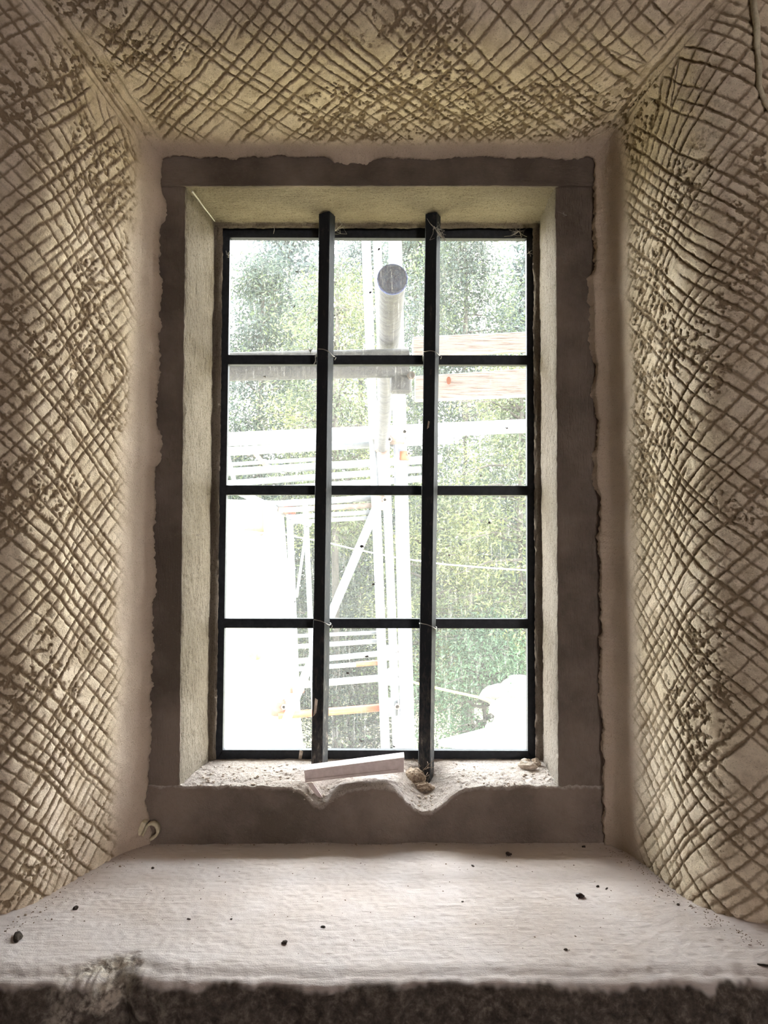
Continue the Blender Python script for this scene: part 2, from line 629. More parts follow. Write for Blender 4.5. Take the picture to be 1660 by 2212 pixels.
def groove_field(s, a, ang, pitch, seed, wob, rs):
    """distance-based grooves: lines at angle ang in the (a, s) sheet"""
    ca, sa = math.cos(ang), math.sin(ang)
    u = a * ca + s * sa          # along
    v = -a * sa + s * ca         # across
    v = v + wob * fbm(u * 5 + seed, v * 3.5, seed, 2) + 0.0012 * vnoise(u * 45, v * 45, seed + 5) + 0.0005 * vnoise(u * 170, v * 170, seed + 6)
    lo, hi = v.min() - pitch, v.max() + pitch
    cs = [lo]
    while cs[-1] < hi:
        g = pitch * rs.choice([0.6, 0.85, 1.0, 1.15, 1.4], p=[0.07, 0.27, 0.36, 0.22, 0.08])
        cs.append(cs[-1] + g)
    cs = np.array(cs)
    wd = rs.uniform(0.0013, 0.0025, len(cs))
    dp = rs.uniform(0.55, 1.0, len(cs))
    j = np.clip(np.searchsorted(cs, v) - 1, 0, len(cs) - 2)
    g = 0
    for q in (j, j + 1):
        d = np.abs(v - cs[q])
        jag = 1 + 0.40 * vnoise(u * 240, v * 240, seed + 9) + 0.35 * vnoise(u * 520, v * 520, seed + 10)
        prof_ = np.exp(-(d / (wd[q] * jag)) ** 2)
        alive = sstep(-0.62, -0.15, vnoise(u * 7 + q * 3.7, q * 1.3, seed + 3))
        g = np.maximum(g, prof_ * dp[q] * alive)
    return g


rs = np.random.default_rng(21)
inn = (sstep(0.050, 0.085, A) * (1 - 0.0 * A))
# less margin on the head
margin = wTf[:, None] * sstep(0.026, 0.048, A) + (1 - wTf[:, None]) * sstep(0.042 , 0.080, A + 0.014 * fbm(SP * 14, A * 3, 3, 3))
# on the right the perimeter runs down, mirror so that both jambs share the diagonal lattice
g1 = groove_field(SP, A, math.radians(44), 0.0132, 11, 0.0040, rs)
g2 = groove_field(SP, A, math.radians(-50), 0.0128, 23, 0.0040, rs)
g3 = groove_field(SP, A, math.radians(-62), 0.026, 37, 0.007, rs)
patch = sstep(0.30, 0.55, fbm(SP * 6 + 9, A * 7, 51, 3) * 1.6)
right_w = sstep(ns - (ns - i_t) - 40, i_t + NCOR, idx)[:, None] + 0 * A
G = np.maximum(g1, 0.92 * g2)
G = np.maximum(G, 0.6 * g3 * sstep(0.2, 0.6, fbm(SP * 5, A * 6, 77, 2)))
crumb = fbm(SP * 190, A * 190, 91, 3)
# crumbly ground where the comb dragged the mortar
rough_zone = sstep(-0.08, 0.40, fbm(SP * 9, A * 11, 61, 3) * 1.5)
ia = np.minimum(np.abs(idx - (i_l + NCOR / 2)), np.abs(idx - (i_t + NCOR / 2)))
dv = np.zeros_like(A) + 1.0            # distance from the valley line of the corner
for c0_ in (i_l, i_t):
    dv[c0_:c0_ + NCOR] = (th[c0_:c0_ + NCOR] - math.pi / 4)[:, None] * off[c0_:c0_ + NCOR] * 1.3
cw = (1 - sstep(0.010, 0.026, np.abs(dv) + 0.006 * vnoise(A * 20, SPc * 3, 47))) * sstep(0.02, 0.06, A)
g4 = groove_field(np.where(dv == 1.0, SPc, dv), A, math.radians(3), 0.0095, 45, 0.002, rs)
G = np.maximum(G * (1 - 0.85 * cw), 0.7 * g4 * cw)
G = G * margin
Gr = np.clip(G + margin * rough_zone * sstep(0.02, 0.40, crumb) * 0.85, 0, 1)
disp = -0.0034 * Gr + 0.0004 * crumb * (0.5 + margin) + 0.0022 * fbm(SP * 22, A * 22, 5, 3) + 0.006 * fbm(SP * 4.5, A * 5, 8, 2) * sstep(0.02, 0.08, A)
# a puffed lip either side of every groove
disp = disp + 0.0006 * margin * np.exp(-((G - 0.22) / 0.12) ** 2)
edge = np.exp(-A / 0.012)
jag = 0.0075 * fbm(SP * 16, 0 * A, 31, 4) + 0.0025 * vnoise(SP * 160, 0 * A, 33)
jag = jag + 0.0018 * vnoise(SP * 420, 0 * A, 38) + 0.003 * vnoise(SP * 60, 0 * A, 39)
jag = jag + 0.012 * (sstep(0.42, 0.60, vnoise(SP * 11 + 4, 0 * A, 35)))  * -1
dO = nO * disp + edge * jag
dY = nY * disp
X = X + nx[:, None] * dO
Z = Z + nz[:, None] * dO
Yv = yy + dY
VV = np.stack([X, Yv, Z], -1)
for nm, a0, a1 in (('wall_left', 0, mid_l), ('ceiling', mid_l, mid_t), ('wall_right', mid_t, ns - 1)):
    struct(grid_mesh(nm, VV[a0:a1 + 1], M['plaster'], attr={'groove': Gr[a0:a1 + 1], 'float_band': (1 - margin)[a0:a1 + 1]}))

# ------------------------------------------------------------------ stone surround
def sweep(name, A0, A1, mat, du=0.0022, n_long=None, amp=0.0012, seed=1, chip=0.003, freq=30):
    """skin between two matching polylines (one at each end), with worn, uneven stone faces"""
    A0 = [Vector(p) for p in A0]; A1 = [Vector(p) for p in A1]
    L = max((a - b).length for a, b in zip(A0, A1))
    nl = n_long or int(L / du)
    t = []
    arris = []
    for i in range(len(A0) - 1):
        d = (A0[i + 1] - A0[i]).length
        c = max(2, int(min(d, 0.2) / du))
        t += [i + k / c for k in range(c)]
    t.append(len(A0) - 1.0)
    t = np.array(t)
    a0 = np.array([list(p) for p in A0]); a1 = np.array([list(p) for p in A1])
    i0 = np.minimum(t.astype(int), len(A0) - 2); f = (t - i0)[:, None]
    r0 = a0[i0] * (1 - f) + a0[i0 + 1] * f
    r1 = a1[i0] * (1 - f) + a1[i0 + 1] * f
    s = np.linspace(0, 1, nl)[:, None, None]
    V = r0[None] * (1 - s) + r1[None] * s
    ds = np.gradient(V, axis=0); dt = np.gradient(V, axis=1)
    N = np.cross(ds, dt); N /= (np.linalg.norm(N, axis=2, keepdims=True) + 1e-12)
    arc_ = np.concatenate([[0], np.cumsum(np.linalg.norm(np.diff(r0, axis=0), axis=1))])
    Sx = (s[:, :, 0] * L) + 0 * V[:, :, 0]
    Ax = arc_[None, :] + 0 * Sx
    d = amp * fbm(Sx * freq, Ax * freq * 2, seed, 4) + amp * 0.5 * vnoise(Sx * 220, Ax * 220, seed + 1)
    # worn arrises
    for i in range(1, len(A0) - 1):
        pos = arc_[np.searchsorted(t, i)]
        wr = np.exp(-((Ax - pos) / 0.004) ** 2)
        d = d - 0
        d = d - wr * chip * (0.35 + 0.65 * np.clip(fbm(Sx * 25, i + 0 * Ax, seed + 7, 4) + 0.2, 0, 1)) * np.where(True, 1, 0)
    V = V + N * d[:, :, None] * 1.0
    return V


def orient(name, V, mat, toward=(0, 0.9, EYE), attr=None):
    o = grid_mesh(name, V, mat, attr=attr)
    return struct(o)


YB = 1.176                        # back of the splayed stone reveal
YO = 1.30
def stone_piece(name, bot, top, mat, seed, amp=0.0014):
    """bot/top: profiles in the order outer face edge -> arris -> reveal back -> stop edge -> outside"""
    V = sweep(name, bot, top, mat, seed=seed, amp=amp)
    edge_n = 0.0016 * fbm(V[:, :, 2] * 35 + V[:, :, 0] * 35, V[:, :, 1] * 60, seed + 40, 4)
    reveal_mix = sstep(YS + 0.0005, YS + 0.0035, V[:, :, 1] + edge_n) * (1 - 0.55 * sstep(YB, YB + 0.004, V[:, :, 1]))
    return struct(grid_mesh(name, V, mat, attr={'reveal_mix': reveal_mix}))


# left jamb, profile listed from the iron frame to the wall so that the normals look into the opening
def jamb(px_bot, px_top, ybot, ytop, side):
    out = []
    for (pf, pb, ps), py, pyb in ((px_bot, ybot[0], ybot[1]), (px_top, ytop[0], ytop[1])):
        f = P(pf, py, YS); b_ = P(pb, pyb, YB); s_ = P(ps, pyb, YB + 0.003)
        z = f.z
        pts = [Vector((side * 0.42, YS, z)), Vector((f.x, YS, z)), Vector((b_.x, YB, z)), Vector((s_.x, YB + 0.003, z)), Vector((s_.x * 1.22, YO, z))]
        out.append(pts)
    return out


lb = jamb((388, 450, 468), (402, 466, 484), (1760, 1700), (360, 440), -1)
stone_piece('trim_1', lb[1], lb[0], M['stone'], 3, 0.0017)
rb = jamb((1206, 1174, 1156), (1200, 1164, 1150), (1760, 1700), (360, 440), 1)
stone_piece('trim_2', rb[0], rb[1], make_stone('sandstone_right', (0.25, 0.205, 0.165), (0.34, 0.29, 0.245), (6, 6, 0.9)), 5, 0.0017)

# lintel: front face, soffit, stop above the iron frame
def lintel_end(x):
    f = P(800, 403, YS).z; b_ = P(800, 480, YB).z; s_ = P(800, 492, YB + 0.003).z
    return [Vector((x, YS - 0.004, ZT + 0.10)), Vector((x, YS - 0.004, f)), Vector((x, YB, b_)), Vector((x, YB + 0.003, s_)), Vector((x, YO, s_ + 0.10))]
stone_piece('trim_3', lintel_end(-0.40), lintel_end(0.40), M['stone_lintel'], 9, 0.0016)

# stone sill with two worn hollows under the bars
xs = np.linspace(-0.42, 0.42, 620)
zf = P(800, 1697, YS).z
zbk = P(800, 1640, 1.185).z
dn_px = [(560, 0), (600, 1), (640, 4), (658, 14), (672, 30), (688, 42), (704, 40), (722, 22), (745, 9), (775, 2), (800, 0), (835, 1), (858, 10), (878, 30), (895, 46), (915, 56), (935, 55), (955, 42), (975, 22), (1000, 7), (1030, 2), (1080, 0)]
DX = np.interp(xs, [P(p, 1700, YS).x for p, _ in dn_px], [d / F * YS for _, d in dn_px])
DX = np.convolve(np.pad(DX, 6, mode='edge'), np.ones(9) / 9, 'same')[6:-6]
rows = []
Yt = np.linspace(1.30, YS, 120)
for Yk in Yt:
    k = float(sstep(1.172, YS + 0.004, Yk)) if False else max(0.0, min(1.0, (1.168 - Yk) / (1.168 - YS)))
    base = zf + (zbk - zf) * (Yk - YS) / (1.185 - YS) if Yk < 1.185 else zbk - (Yk - 1.185) * 0.15
    bowl = 0.012 * np.exp(-((xs - P(918, 1680, 1.16).x) / 0.022) ** 2) * math.exp(-((Yk - 1.150) / 0.02) ** 2)
    z = base - DX * (k ** 0.8) - bowl
    z = z + (0.0022 * fbm(xs * 40, Yk * 40 + 0 * xs, 71, 4) + 0.0012 * vnoise(xs * 190, Yk * 190 + 0 * xs, 72)) * (0.4 + k)
    rows.append(np.stack([xs, np.full_like(xs, Yk), z], -1))
top_edge = rows[-1][:, 2]
zb0 = EYE - 0.50
for k in np.linspace(0, 1, 90)[1:]:
    z = top_edge + (zb0 - top_edge) * k
    dd = (top_edge - z)
    yk = YS - 0.004 * (1 - np.exp(-dd / 0.004)) + 0.0015 * fbm(xs * 30, z * 30, 75, 4) - 0.010 * sstep(0.02, 0.10, dd) * (0.5 + 0.5 * fbm(xs * 6, z * 9, 79, 2))
    rows.append(np.stack([xs, yk, z], -1))
sv_ = np.stack(rows)
sill_mix = np.ones(sv_.shape[:2])
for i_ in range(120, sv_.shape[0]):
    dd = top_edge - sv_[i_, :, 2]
    sill_mix[i_] = 1 - sstep(0.0015, 0.0045, dd + 0.003 * fbm(xs * 60, dd * 60, 83, 4))
struct(grid_mesh('trim_4', sv_, M['stone_sill'], attr={'reveal_mix': sill_mix}, flip=True))

# ------------------------------------------------------------------ deep plastered ledge and broken edge below it
ZL = P(800, 1822, YS - 0.008).z
xl = np.linspace(-0.62, 0.62, 900)
def edge_y(x):
    y = 0.742 + 0.006 * fbm(x * 9, 0 * x, 101, 4) + 0.003 * vnoise(x * 70, 0 * x, 102)
    px = x / 0.745 * F + CX
    y = y + 0.020 * np.exp(-((px - 265) / 62) ** 2)           # broken bite at the left
    return y
ey = edge_y(xl)
Rw, br, mo = [], [], []
pxl = xl / 0.745 * F + CX
nT = 330
for k in range(nT):
    t = k / (nT - 1)
    Yk = 1.075 + (ey - 1.075) * t
    z = ZL + 0.0014 * fbm(xl * 14, Yk * 14, 111, 3) + 0.00035 * fbm(xl * 22, Yk * 150, 113, 3) * sstep(0.25, 0.5, np.full_like(xl, t)) + 0.0005 * vnoise(xl * 160, Yk * 160, 114)
    z = z + 0.012 * sstep(0.030, 0.0, np.abs(xl) * 0 + np.minimum(np.abs(xl - 0.36), 9)) * 0
    z = z - 0.004 * sstep(0.93, 1.0, np.full_like(xl, t)) ** 2
    mm = np.exp(-((pxl - 235) / 75) ** 2) * sstep(0.93, 0.985, np.full_like(xl, t) + 0.010 * vnoise(xl * 60, Yk * 60, 119))
    z = z - 0.002 * mm + 0.0055 * mm * fbm(xl * 110, Yk * 110, 118, 4)
    Rw.append(np.stack([xl, Yk, z], -1)); br.append(0 * xl); mo.append(np.clip(mm * 1.3, 0, 1))
zend = Rw[-1][:, 2]
nB = 190
for k in range(1, nB):
    t = k / (nB - 1)
    drop = t * 0.20 if t < 0.9 else 0.18 + (t - 0.9) * 10 * (ZL - 0.18)
    curl = 0.010 * (1 - math.exp(-drop / 0.006))
    lump = 0.016 * fbm(xl * 17, drop * 17 + 0 * xl, 121, 4) * min(1, drop / 0.02) + 0.0035 * fbm(xl * 80, drop * 80 + 0 * xl, 125, 3) * min(1, drop / 0.006)
    bite = np.exp(-((pxl - 235) / 85) ** 2) * math.exp(-((drop - 0.018) / 0.02) ** 2)
    yk = ey - curl - 0.004 + lump * 1.0 - 0.012 * bite * (0.6 + fbm(xl * 90, drop * 90 + 0 * xl, 127, 3))
    Rw.append(np.stack([xl, yk, zend - drop + 0 * xl], -1))
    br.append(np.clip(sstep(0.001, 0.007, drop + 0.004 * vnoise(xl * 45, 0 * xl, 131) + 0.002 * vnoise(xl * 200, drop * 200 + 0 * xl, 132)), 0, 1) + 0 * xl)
    mo.append(np.clip(bite * 1.4 * sstep(-0.3, 0.3, fbm(xl * 60, drop * 60 + 0 * xl, 133, 3) + 0.15), 0, 1))
struct(grid_mesh('trim_5', np.stack(Rw), M['ledge'], attr={'broken': np.stack(br), 'mortar': np.stack(mo)}, flip=True))

# ------------------------------------------------------------------ the room behind the camera and the outer skin of the wall
def slab(name, x0, x1, y0, y1, z0, z1, mat):
    bm = bmesh.new()
    box(bm, x0, x1, y0, y1, z0, z1)
    return struct(from_bm(name, bm, mat))
slab('floor', -1.9, 1.9, -2.6, 1.35, -0.1, 0.0, M['floor'])
slab('ceiling_room', -1.9, 1.9, -2.6, 0.95, 2.62, 2.72, M['room'])
slab('wall_west', -1.95, -1.7, -2.6, 0.95, 0, 2.65, M['room'])
slab('wall_east', 1.7, 1.95, -2.6, 0.95, 0, 2.65, M['room'])
bm = bmesh.new()
box(bm, -1.9, 1.10, -2.6, -2.5, 0, 2.65); box(bm, 1.45, 1.9, -2.6, -2.5, 0, 2.65)
box(bm, 1.10, 1.45, -2.6, -2.5, 0, EYE); box(bm, 1.10, 1.45, -2.6, -2.5, EYE + 0.5, 2.65)  # opening added at the unseen fill lamp
struct(from_bm('wall_back', bm, M['room']))
bm = bmesh.new()
for x0, x1 in ((-1.9, -0.45), (0.45, 1.9)):
    box(bm, x0, x1, 0.748, 0.90, 0, EYE - 0.40)
struct(from_bm('wall_front', bm, M['room']))
bm = bmesh.new()
box(bm, -1.9, -0.345, 1.20, 1.32, 0, 2.8); box(bm, 0.345, 1.9, 1.20, 1.32, 0, 2.8)
box(bm, -0.345, 0.345, 1.20, 1.32, EYE + 0.64, 2.8); box(bm, -0.345, 0.345, 1.20, 1.32, 0, EYE - 0.46)
struct(from_bm('wall_north', bm, M['stone_sill']))
slab('sky_blocker', -2.5, 2.5, 1.30, 2.05, EYE + 0.98, EYE + 1.04, M['floor'])   # unseen slab added outside to block light from the high sky
slab('trim_6', -1.9, 1.9, 0.9, 1.32, 2.62, 2.8, M['room'])

# ------------------------------------------------------------------ iron window: frame, glazing bars, twelve panes
YG = 1.194
wroot = bpy.data.objects.new('window_1', None)
COL.objects.link(wroot)
wroot.location = P(812, 1640, YG)
struct(wroot)
yi = YG - 0.006
TL, TR, BL, BR = (497, 513), (1138, 515), (481, 1622), (1141, 1623)
def lerp2(a, b, t): return (a[0] + (b[0] - a[0]) * t, a[1] + (b[1] - a[1]) * t)
def edge_x(left, py):
    a, b = (TL, BL) if left else (TR, BR)
    return a[0] + (b[0] - a[0]) * (py - a[1]) / (b[1] - a[1])
bm = bmesh.new()
quad_prism(bm, [(474, 484), (1158, 484), (1138, 515), (497, 513)], yi, YG + 0.006)
quad_prism(bm, [(1138, 510), (1158, 484), (1161, 1645), (1141, 1628)], yi, YG + 0.006)
quad_prism(bm, [(462, 1650), (481, 1620), (1141, 1622), (1161, 1645)], yi, YG + 0.006)
quad_prism(bm, [(474, 484), (497, 510), (481, 1626), (460, 1650)], yi, YG + 0.006)
from_bm('frame', bm, M['iron'], wroot)
bars_y = [(766, 787), (1048, 1069), (1336, 1357)]
for k, (y0, y1) in enumerate(bars_y):
    bm = bmesh.new()
    quad_prism(bm, [(edge_x(True, y0) - 3, y0), (edge_x(False, y0) + 3, y0 + 1), (edge_x(False, y1) + 3, y1 + 1), (edge_x(True, y1) - 3, y1)], yi, YG + 0.007)
    bevel(bm, 0.0012)
    from_bm('glazing_bar', bm, M['iron'], wroot)
vb = [((707, 512), (691, 1624)), ((935, 512), (925, 1624))]
for (xa, ya), (xb, yb) in vb:
    bm = bmesh.new()
    quad_prism(bm, [(xa - 9, ya), (xa + 9, ya), (xb + 9, yb), (xb - 9, yb)], yi + 0.003, YG + 0.007)
    bevel(bm, 0.0012)
    from_bm('glazing_bar', bm, M['iron'], wroot)
ys = [514] + [v for p in bars_y for v in p] + [1622]
for r in range(4):
    y0, y1 = ys[2 * r] - 3, ys[2 * r + 1] + 3
    def vx(k, y):
        if k == 0: return edge_x(True, y) - 3
        if k == 3: return edge_x(False, y) + 3
        (xa, ya), (xb, yb) = vb[k - 1]
        return xa + (xb - xa) * (y - ya) / (yb - ya)
    for c in range(3):
        bm = bmesh.new()
        q = [P(vx(c, y0), y0, YG + 0.004), P(vx(c + 1, y0), y0, YG + 0.004), P(vx(c + 1, y1), y1, YG + 0.004), P(vx(c, y1), y1, YG + 0.004)]
        bm.faces.new([bm.verts.new(p) for p in q])
        o = from_bm('glass_pane', bm, M['glass'], wroot)
        # thin bright putty fillet round the pane, seen as a pale line
# ------------------------------------------------------------------ two square stanchion bars, turned on their corner
def stanchion(name, top, bot, Y, label, seed):
    a, b = P(*bot, Y), P(*top, Y)
    root = thing(name, label, 'iron bar', a, 'upright iron bars inside the window')
    ang = math.radians(24)
    s = 0.0098
    n = 140
    cs = []
    c4 = [(-1, -1), (1, -1), (1, 1), (-1, 1)]
    bev = 0.12
    ring = []
    for i, (x, y) in enumerate(c4):
        px, py = c4[i - 1]; qx, qy = c4[(i + 1) % 4]
        ring.append((x + (px - x) * bev / 2, y + (py - y) * bev / 2))
        ring.append((x + (qx - x) * bev / 2, y + (qy - y) * bev / 2))
    V = np.zeros((n, 9, 3)); wear = np.zeros((n, 9))
    rr = random.Random(seed)
    for i in range(n):
        t = i / (n - 1)
        c = a.lerp(b, t)
        k = s * (1 + 0.02 * math.sin(t * 23 + seed))
        for j in range(9):
            x, y = ring[j % 8]
            X_, Y_ = x * math.cos(ang) + y * math.sin(ang), -x * math.sin(ang) + y * math.cos(ang)
            V[i, j] = (c.x + X_ * k, c.y + Y_ * k, c.z)
            wear[i, j] = max(0, 1 - t * 3.2)
    o = grid_mesh('shaft', V, M['bar'], root, attr={'wear': wear}, smooth=False, flip=False)
    bm = bmesh.new()
    vs = [bm.verts.new(V[-1, j]) for j in range(8)]
    bm.faces.new(vs)
    tp = from_bm('top_cap', bm, M['bar'], root)
    return root
b1 = stanchion('stanchion_bar', (707, 462), (690, 1705), 1.152, 'black square iron bar standing behind the white plastic offcut, left of the two', 3)
b2 = stanchion('stanchion_bar', (936, 466), (920, 1722), 1.152, 'black square iron bar rooted in brown debris, the right of the two', 8)

def wire_tie(cx, cy, tilt, label, hang=False):
    root_c = P(cx, cy, 1.152)
    bm = bmesh.new()
    pts = []
    for k in range(25):
        a = 2 * math.pi * k / 24
        q = 0.0146
        sq = 1 / max(abs(math.cos(a + 0.42)), abs(math.sin(a + 0.42)))
        rr = q * (0.55 + 0.28 * sq)
        pts.append(root_c + Vector((math.cos(a) * rr, math.sin(a) * rr, tilt * math.cos(a) * 0.006 + 0.001 * math.sin(3 * a))))
    strand(bm, pts, 0.0007, 6)
    end = pts[0]
    strand(bm, [end, end + Vector((0.003, -0.001, -0.002)), end + Vector((0.001, -0.002, -0.006))], 0.0006, 6)
    # loop going back round the glazing bar
    strand(bm, [root_c + Vector((-0.012, 0.006, 0)), root_c + Vector((-0.013, 0.02, 0.001)), root_c + Vector((-0.012, 0.037, -0.003))], 0.0006, 6)
    if hang:
        strand(bm, [root_c + Vector((-0.014, 0, 0)), root_c + Vector((-0.017, -0.003, -0.006)), root_c + Vector((-0.016, -0.003, -0.013)), root_c + Vector((-0.019, -0.003, -0.019))], 0.0005, 5)
    o = from_bm('wire_tie', bm, M['wire'], None, True)
    tag(o, label, 'wire', 'wire ties round the iron bars')
wire_tie(705, 762, -1, 'thin twisted wire round the left iron bar at the top glazing bar', True)
wire_tie(933, 764, -0.5, 'thin wire loop round the right iron bar at the top glazing bar')
wire_tie(697, 1342, -0.8, 'thin wire tie round the left iron bar at the lowest glazing bar')
wire_tie(926, 1350, -0.8, 'thin wire tie round the right iron bar at the lowest glazing bar')


# ------------------------------------------------------------------ outside: scaffold
def tube_px(x0, y0, x1, y1, Y, hr, mat, name, label, cat, group, Y1=None, r=None, parent=None):
    Y1 = Y1 or Y
    a, b = P(x0, y0, Y), P(x1, y1, Y1)
    bm = bmesh.new()
    hollow_tube(bm, a, b, r or hr / F * Y, 18)
    o = from_bm(name, bm, mat, parent, True)
    for p in o.data.polygons:
        pass
    if label: tag(o, label, cat, group)
    return o


M['galv'] = simple('galvanised_tube', (0.13, 0.137, 0.145), 0.5, 0.2, var=(0.075, 0.08, 0.088), scale=14)
M['galv_rust'] = simple('rusty_tube', (0.14, 0.10, 0.085), 0.7, 0.1, var=(0.07, 0.045, 0.035), scale=22)
M['pole'] = simple('weathered_pole', (0.038, 0.037, 0.040), 0.8, var=(0.02, 0.021, 0.027), scale=30, bmp=0.004)
M['pole_end'] = simple('dark_tube_plug', (0.05, 0.075, 0.22), 0.8, var=(0.02, 0.03, 0.11), scale=90, bmp=0.003)
M['orange'] = simple('orange_paint', (0.15, 0.035, 0.010), 0.5, var=(0.12, 0.028, 0.010), scale=30)
M['redclamp'] = simple('red_coupler', (0.30, 0.04, 0.025), 0.6)
M['white_post'] = simple('white_painted_post', (0.095, 0.10, 0.122), 0.6, var=(0.06, 0.066, 0.085), scale=30)
M['plank'] = None
def make_plank():
    m, nt, b = mat_base('scaffold_plank')
    n = noise_tex(nt, 40, 6, 0.65, (0.3, 3, 6))
    nt.links.new(ramp(nt, n, [(0.38, (0.10, 0.07, 0.06)), (0.50, (0.23, 0.18, 0.16)), (0.7, (0.29, 0.235, 0.215))]), b.inputs['Base Color'])
    bump(nt, b, [(n, 0.003)])
    return m
M['plank'] = make_plank()
M['render'] = simple('pale_render', (0.21, 0.205, 0.185), 0.9, var=(0.17, 0.165, 0.15), scale=3)
M['yellow_wood'] = simple('yellow_timber', (0.13, 0.10, 0.045), 0.8, scale=6)
M['rope'] = simple('white_rope', (0.75, 0.74, 0.70), 0.9)
M['yrope'] = simple('yellow_rope', (0.80, 0.62, 0.10), 0.8)

SG = 'galvanised scaffold tubes'
T = [
 # x0, y0, x1, y1, Y, half px, label
 (430, 952, 1210, 917, 3.845, 15, 'galv', 'thickest level tube crossing the whole window at the second pane row'),
 (430, 979, 980, 949, 3.95, 9.5, 'galv', 'level tube just under the thickest one, ending short of the right edge'),
 (430, 1024, 955, 991, 4.26, 8.5, 'galv', 'level tube third from the top in the second pane row'),
 (430, 1049, 910, 1014, 4.26, 7, 'galv', 'level tube close above the middle glazing bar'),
 (430, 1068, 915, 1034, 4.26, 7, 'galv', 'lowest level tube above the middle glazing bar'),
 (430, 1007, 700, 991, 4.9, 4, 'galv', 'thin far tube seen between two nearer level tubes'),
 (590, 1089, 815, 1075, 3.94, 7, 'galv', 'level tube immediately below the middle glazing bar'),
 (602, 1102, 815, 1091, 3.94, 6, 'galv_rust', 'rusty level tube below the middle glazing bar'),
 (620, 1117, 815, 1106, 3.94, 5, 'galv', 'thin level tube third below the middle glazing bar'),
 (625, 1128, 815, 1118, 3.94, 4.5, 'galv', 'thinnest level tube at the top of the third pane row'),
 (636, 1374, 826, 1366, 3.94, 4, 'galv', 'thin level rail under the lowest glazing bar'),
 (636, 1397, 832, 1384, 3.94, 5, 'galv', 'second level rail under the lowest glazing bar'),
 (628, 1430, 850, 1409, 4.17, 6, 'galv', 'level rail just above the short orange one'),
 (636, 1446, 775, 1435, 3.94, 5, 'galv', 'pale level tube joined end to end with the orange one'),
 (600, 1484, 852, 1462, 4.17, 7.5, 'galv', 'stout level rail midway down the bottom pane row'),
 (788, 440, 866, 2470, 3.9, 10, 'galv', 'upright tube left of the pair beside the white post'),
 (812, 440, 891, 2470, 4.2, 9, 'galv', 'upright tube next to the white post'),
 (625, 1085, 674, 2400, 4.0, 7, 'galv', 'upright tube beside the corner of the pale building'),
 (660, 1085, 714, 2350, 4.25, 5.5, 'galv', 'slender upright tube beside the left iron bar'),
 (470, 900, 512, 1060, 4.2, 5, 'galv', 'short steep tube at the far left of the second pane row'),
]
def off_frame(x0, y0, x1, y1):
    # tubes cut off by the window run on beyond the picture
    m = (y1 - y0) / (x1 - x0)
    if x0 == 430: x0, y0 = -420, y0 - m * 850
    if x1 in (1210, 1230): x1, y1 = 1950, y1 + m * (1950 - x1)
    return x0, y0, x1, y1
for x0, y0, x1, y1, Y, hr, mt, lb_ in T:
    x0, y0, x1, y1 = off_frame(x0, y0, x1, y1)
    tube_px(x0, y0, x1, y1, Y, hr, M[mt], 'scaffold_tube', lb_, 'scaffold tube', SG)
tube_px(819, 1084, 271, 2374, 3.83, 9.5, M['galv'], 'scaffold_brace', 'long slanting brace tube running from upper right to lower left', 'scaffold tube', SG)
tube_px(470, 1041, 668, 1133, 3.5, 8, M['galv'], 'scaffold_tube', 'grey tube slanting down past the red coupler above the pale building', 'scaffold tube', SG, Y1=4.25)
tube_px(480, 1092, 627, 1098, 4.05, 7, M['galv'], 'scaffold_tube', 'short grey level tube across the top of the pale building', 'scaffold tube', SG)
tube_px(641, 1290, 664, 1130, 4.05, 3, M['galv'], 'scaffold_tube', 'very thin tube leaning between the two left uprights', 'scaffold tube', SG, Y1=4.24)
tube_px(770, 1435, 832, 1430, 3.94, 5.5, M['orange'], 'scaffold_tube', 'short orange level tube at the right of the bottom middle pane', 'scaffold tube', SG)
tube_px(602, 1546, 842, 1527, 3.96, 8, M['orange'], 'scaffold_tube', 'long orange level tube low in the bottom pane row', 'scaffold tube', SG)

# pole across the view just outside the glass, and the thick pole lying on it end-on to us
tube_px(-420, 812, 884, 784, 1.76, 31, M['pole'], 'cross_pole', 'dark round pole running level behind the top of the second pane row', 'pole', None)
root = thing('overhead_pole', 'thick pole seen end-on with a dark blue round end', 'pole', P(848, 603, 1.40))
a, b = P(848, 603, 1.40), P(826, 968, 3.84)
bm = bmesh.new()
rp = 0.0275
n = 60
u, w_ = frame_of(b - a)
prev = None
for i in range(n):
    t = i / (n - 1)
    c = a.lerp(b, t)
    r = rp * (1 + 0.05 * fbm(np.array(t * 9), np.array(2.0), 5, 2) + 0.02 * math.sin(i * 2.4))
    ring = [bm.verts.new(c + (u * math.cos(2 * math.pi * k / 24) + w_ * math.sin(2 * math.pi * k / 24)) * float(r)) for k in range(24)]
    if prev:
        for k in range(24): bm.faces.new((prev[k], prev[(k + 1) % 24], ring[(k + 1) % 24], ring[k]))
    prev = ring
from_bm('shaft', bm, M['pole'], root, True)
bm = bmesh.new()
d = (b - a).normalized()
prev = None
for rr, dd in ((rp * 1.06, 0.006), (rp * 1.08, -0.001), (rp * 0.96, -0.003), (rp * 0.9, 0.004), (0.0001, 0.005)):
    ring = [bm.verts.new(a + d * dd + (u * math.cos(2 * math.pi * k / 32) + w_ * math.sin(2 * math.pi * k / 32)) * rr) for k in range(32)]
    if prev:
        for k in range(32): bm.faces.new((prev[k], prev[(k + 1) % 32], ring[(k + 1) % 32], ring[k]))
    prev = ring
from_bm('end_plug', bm, M['pole_end'], root, True)

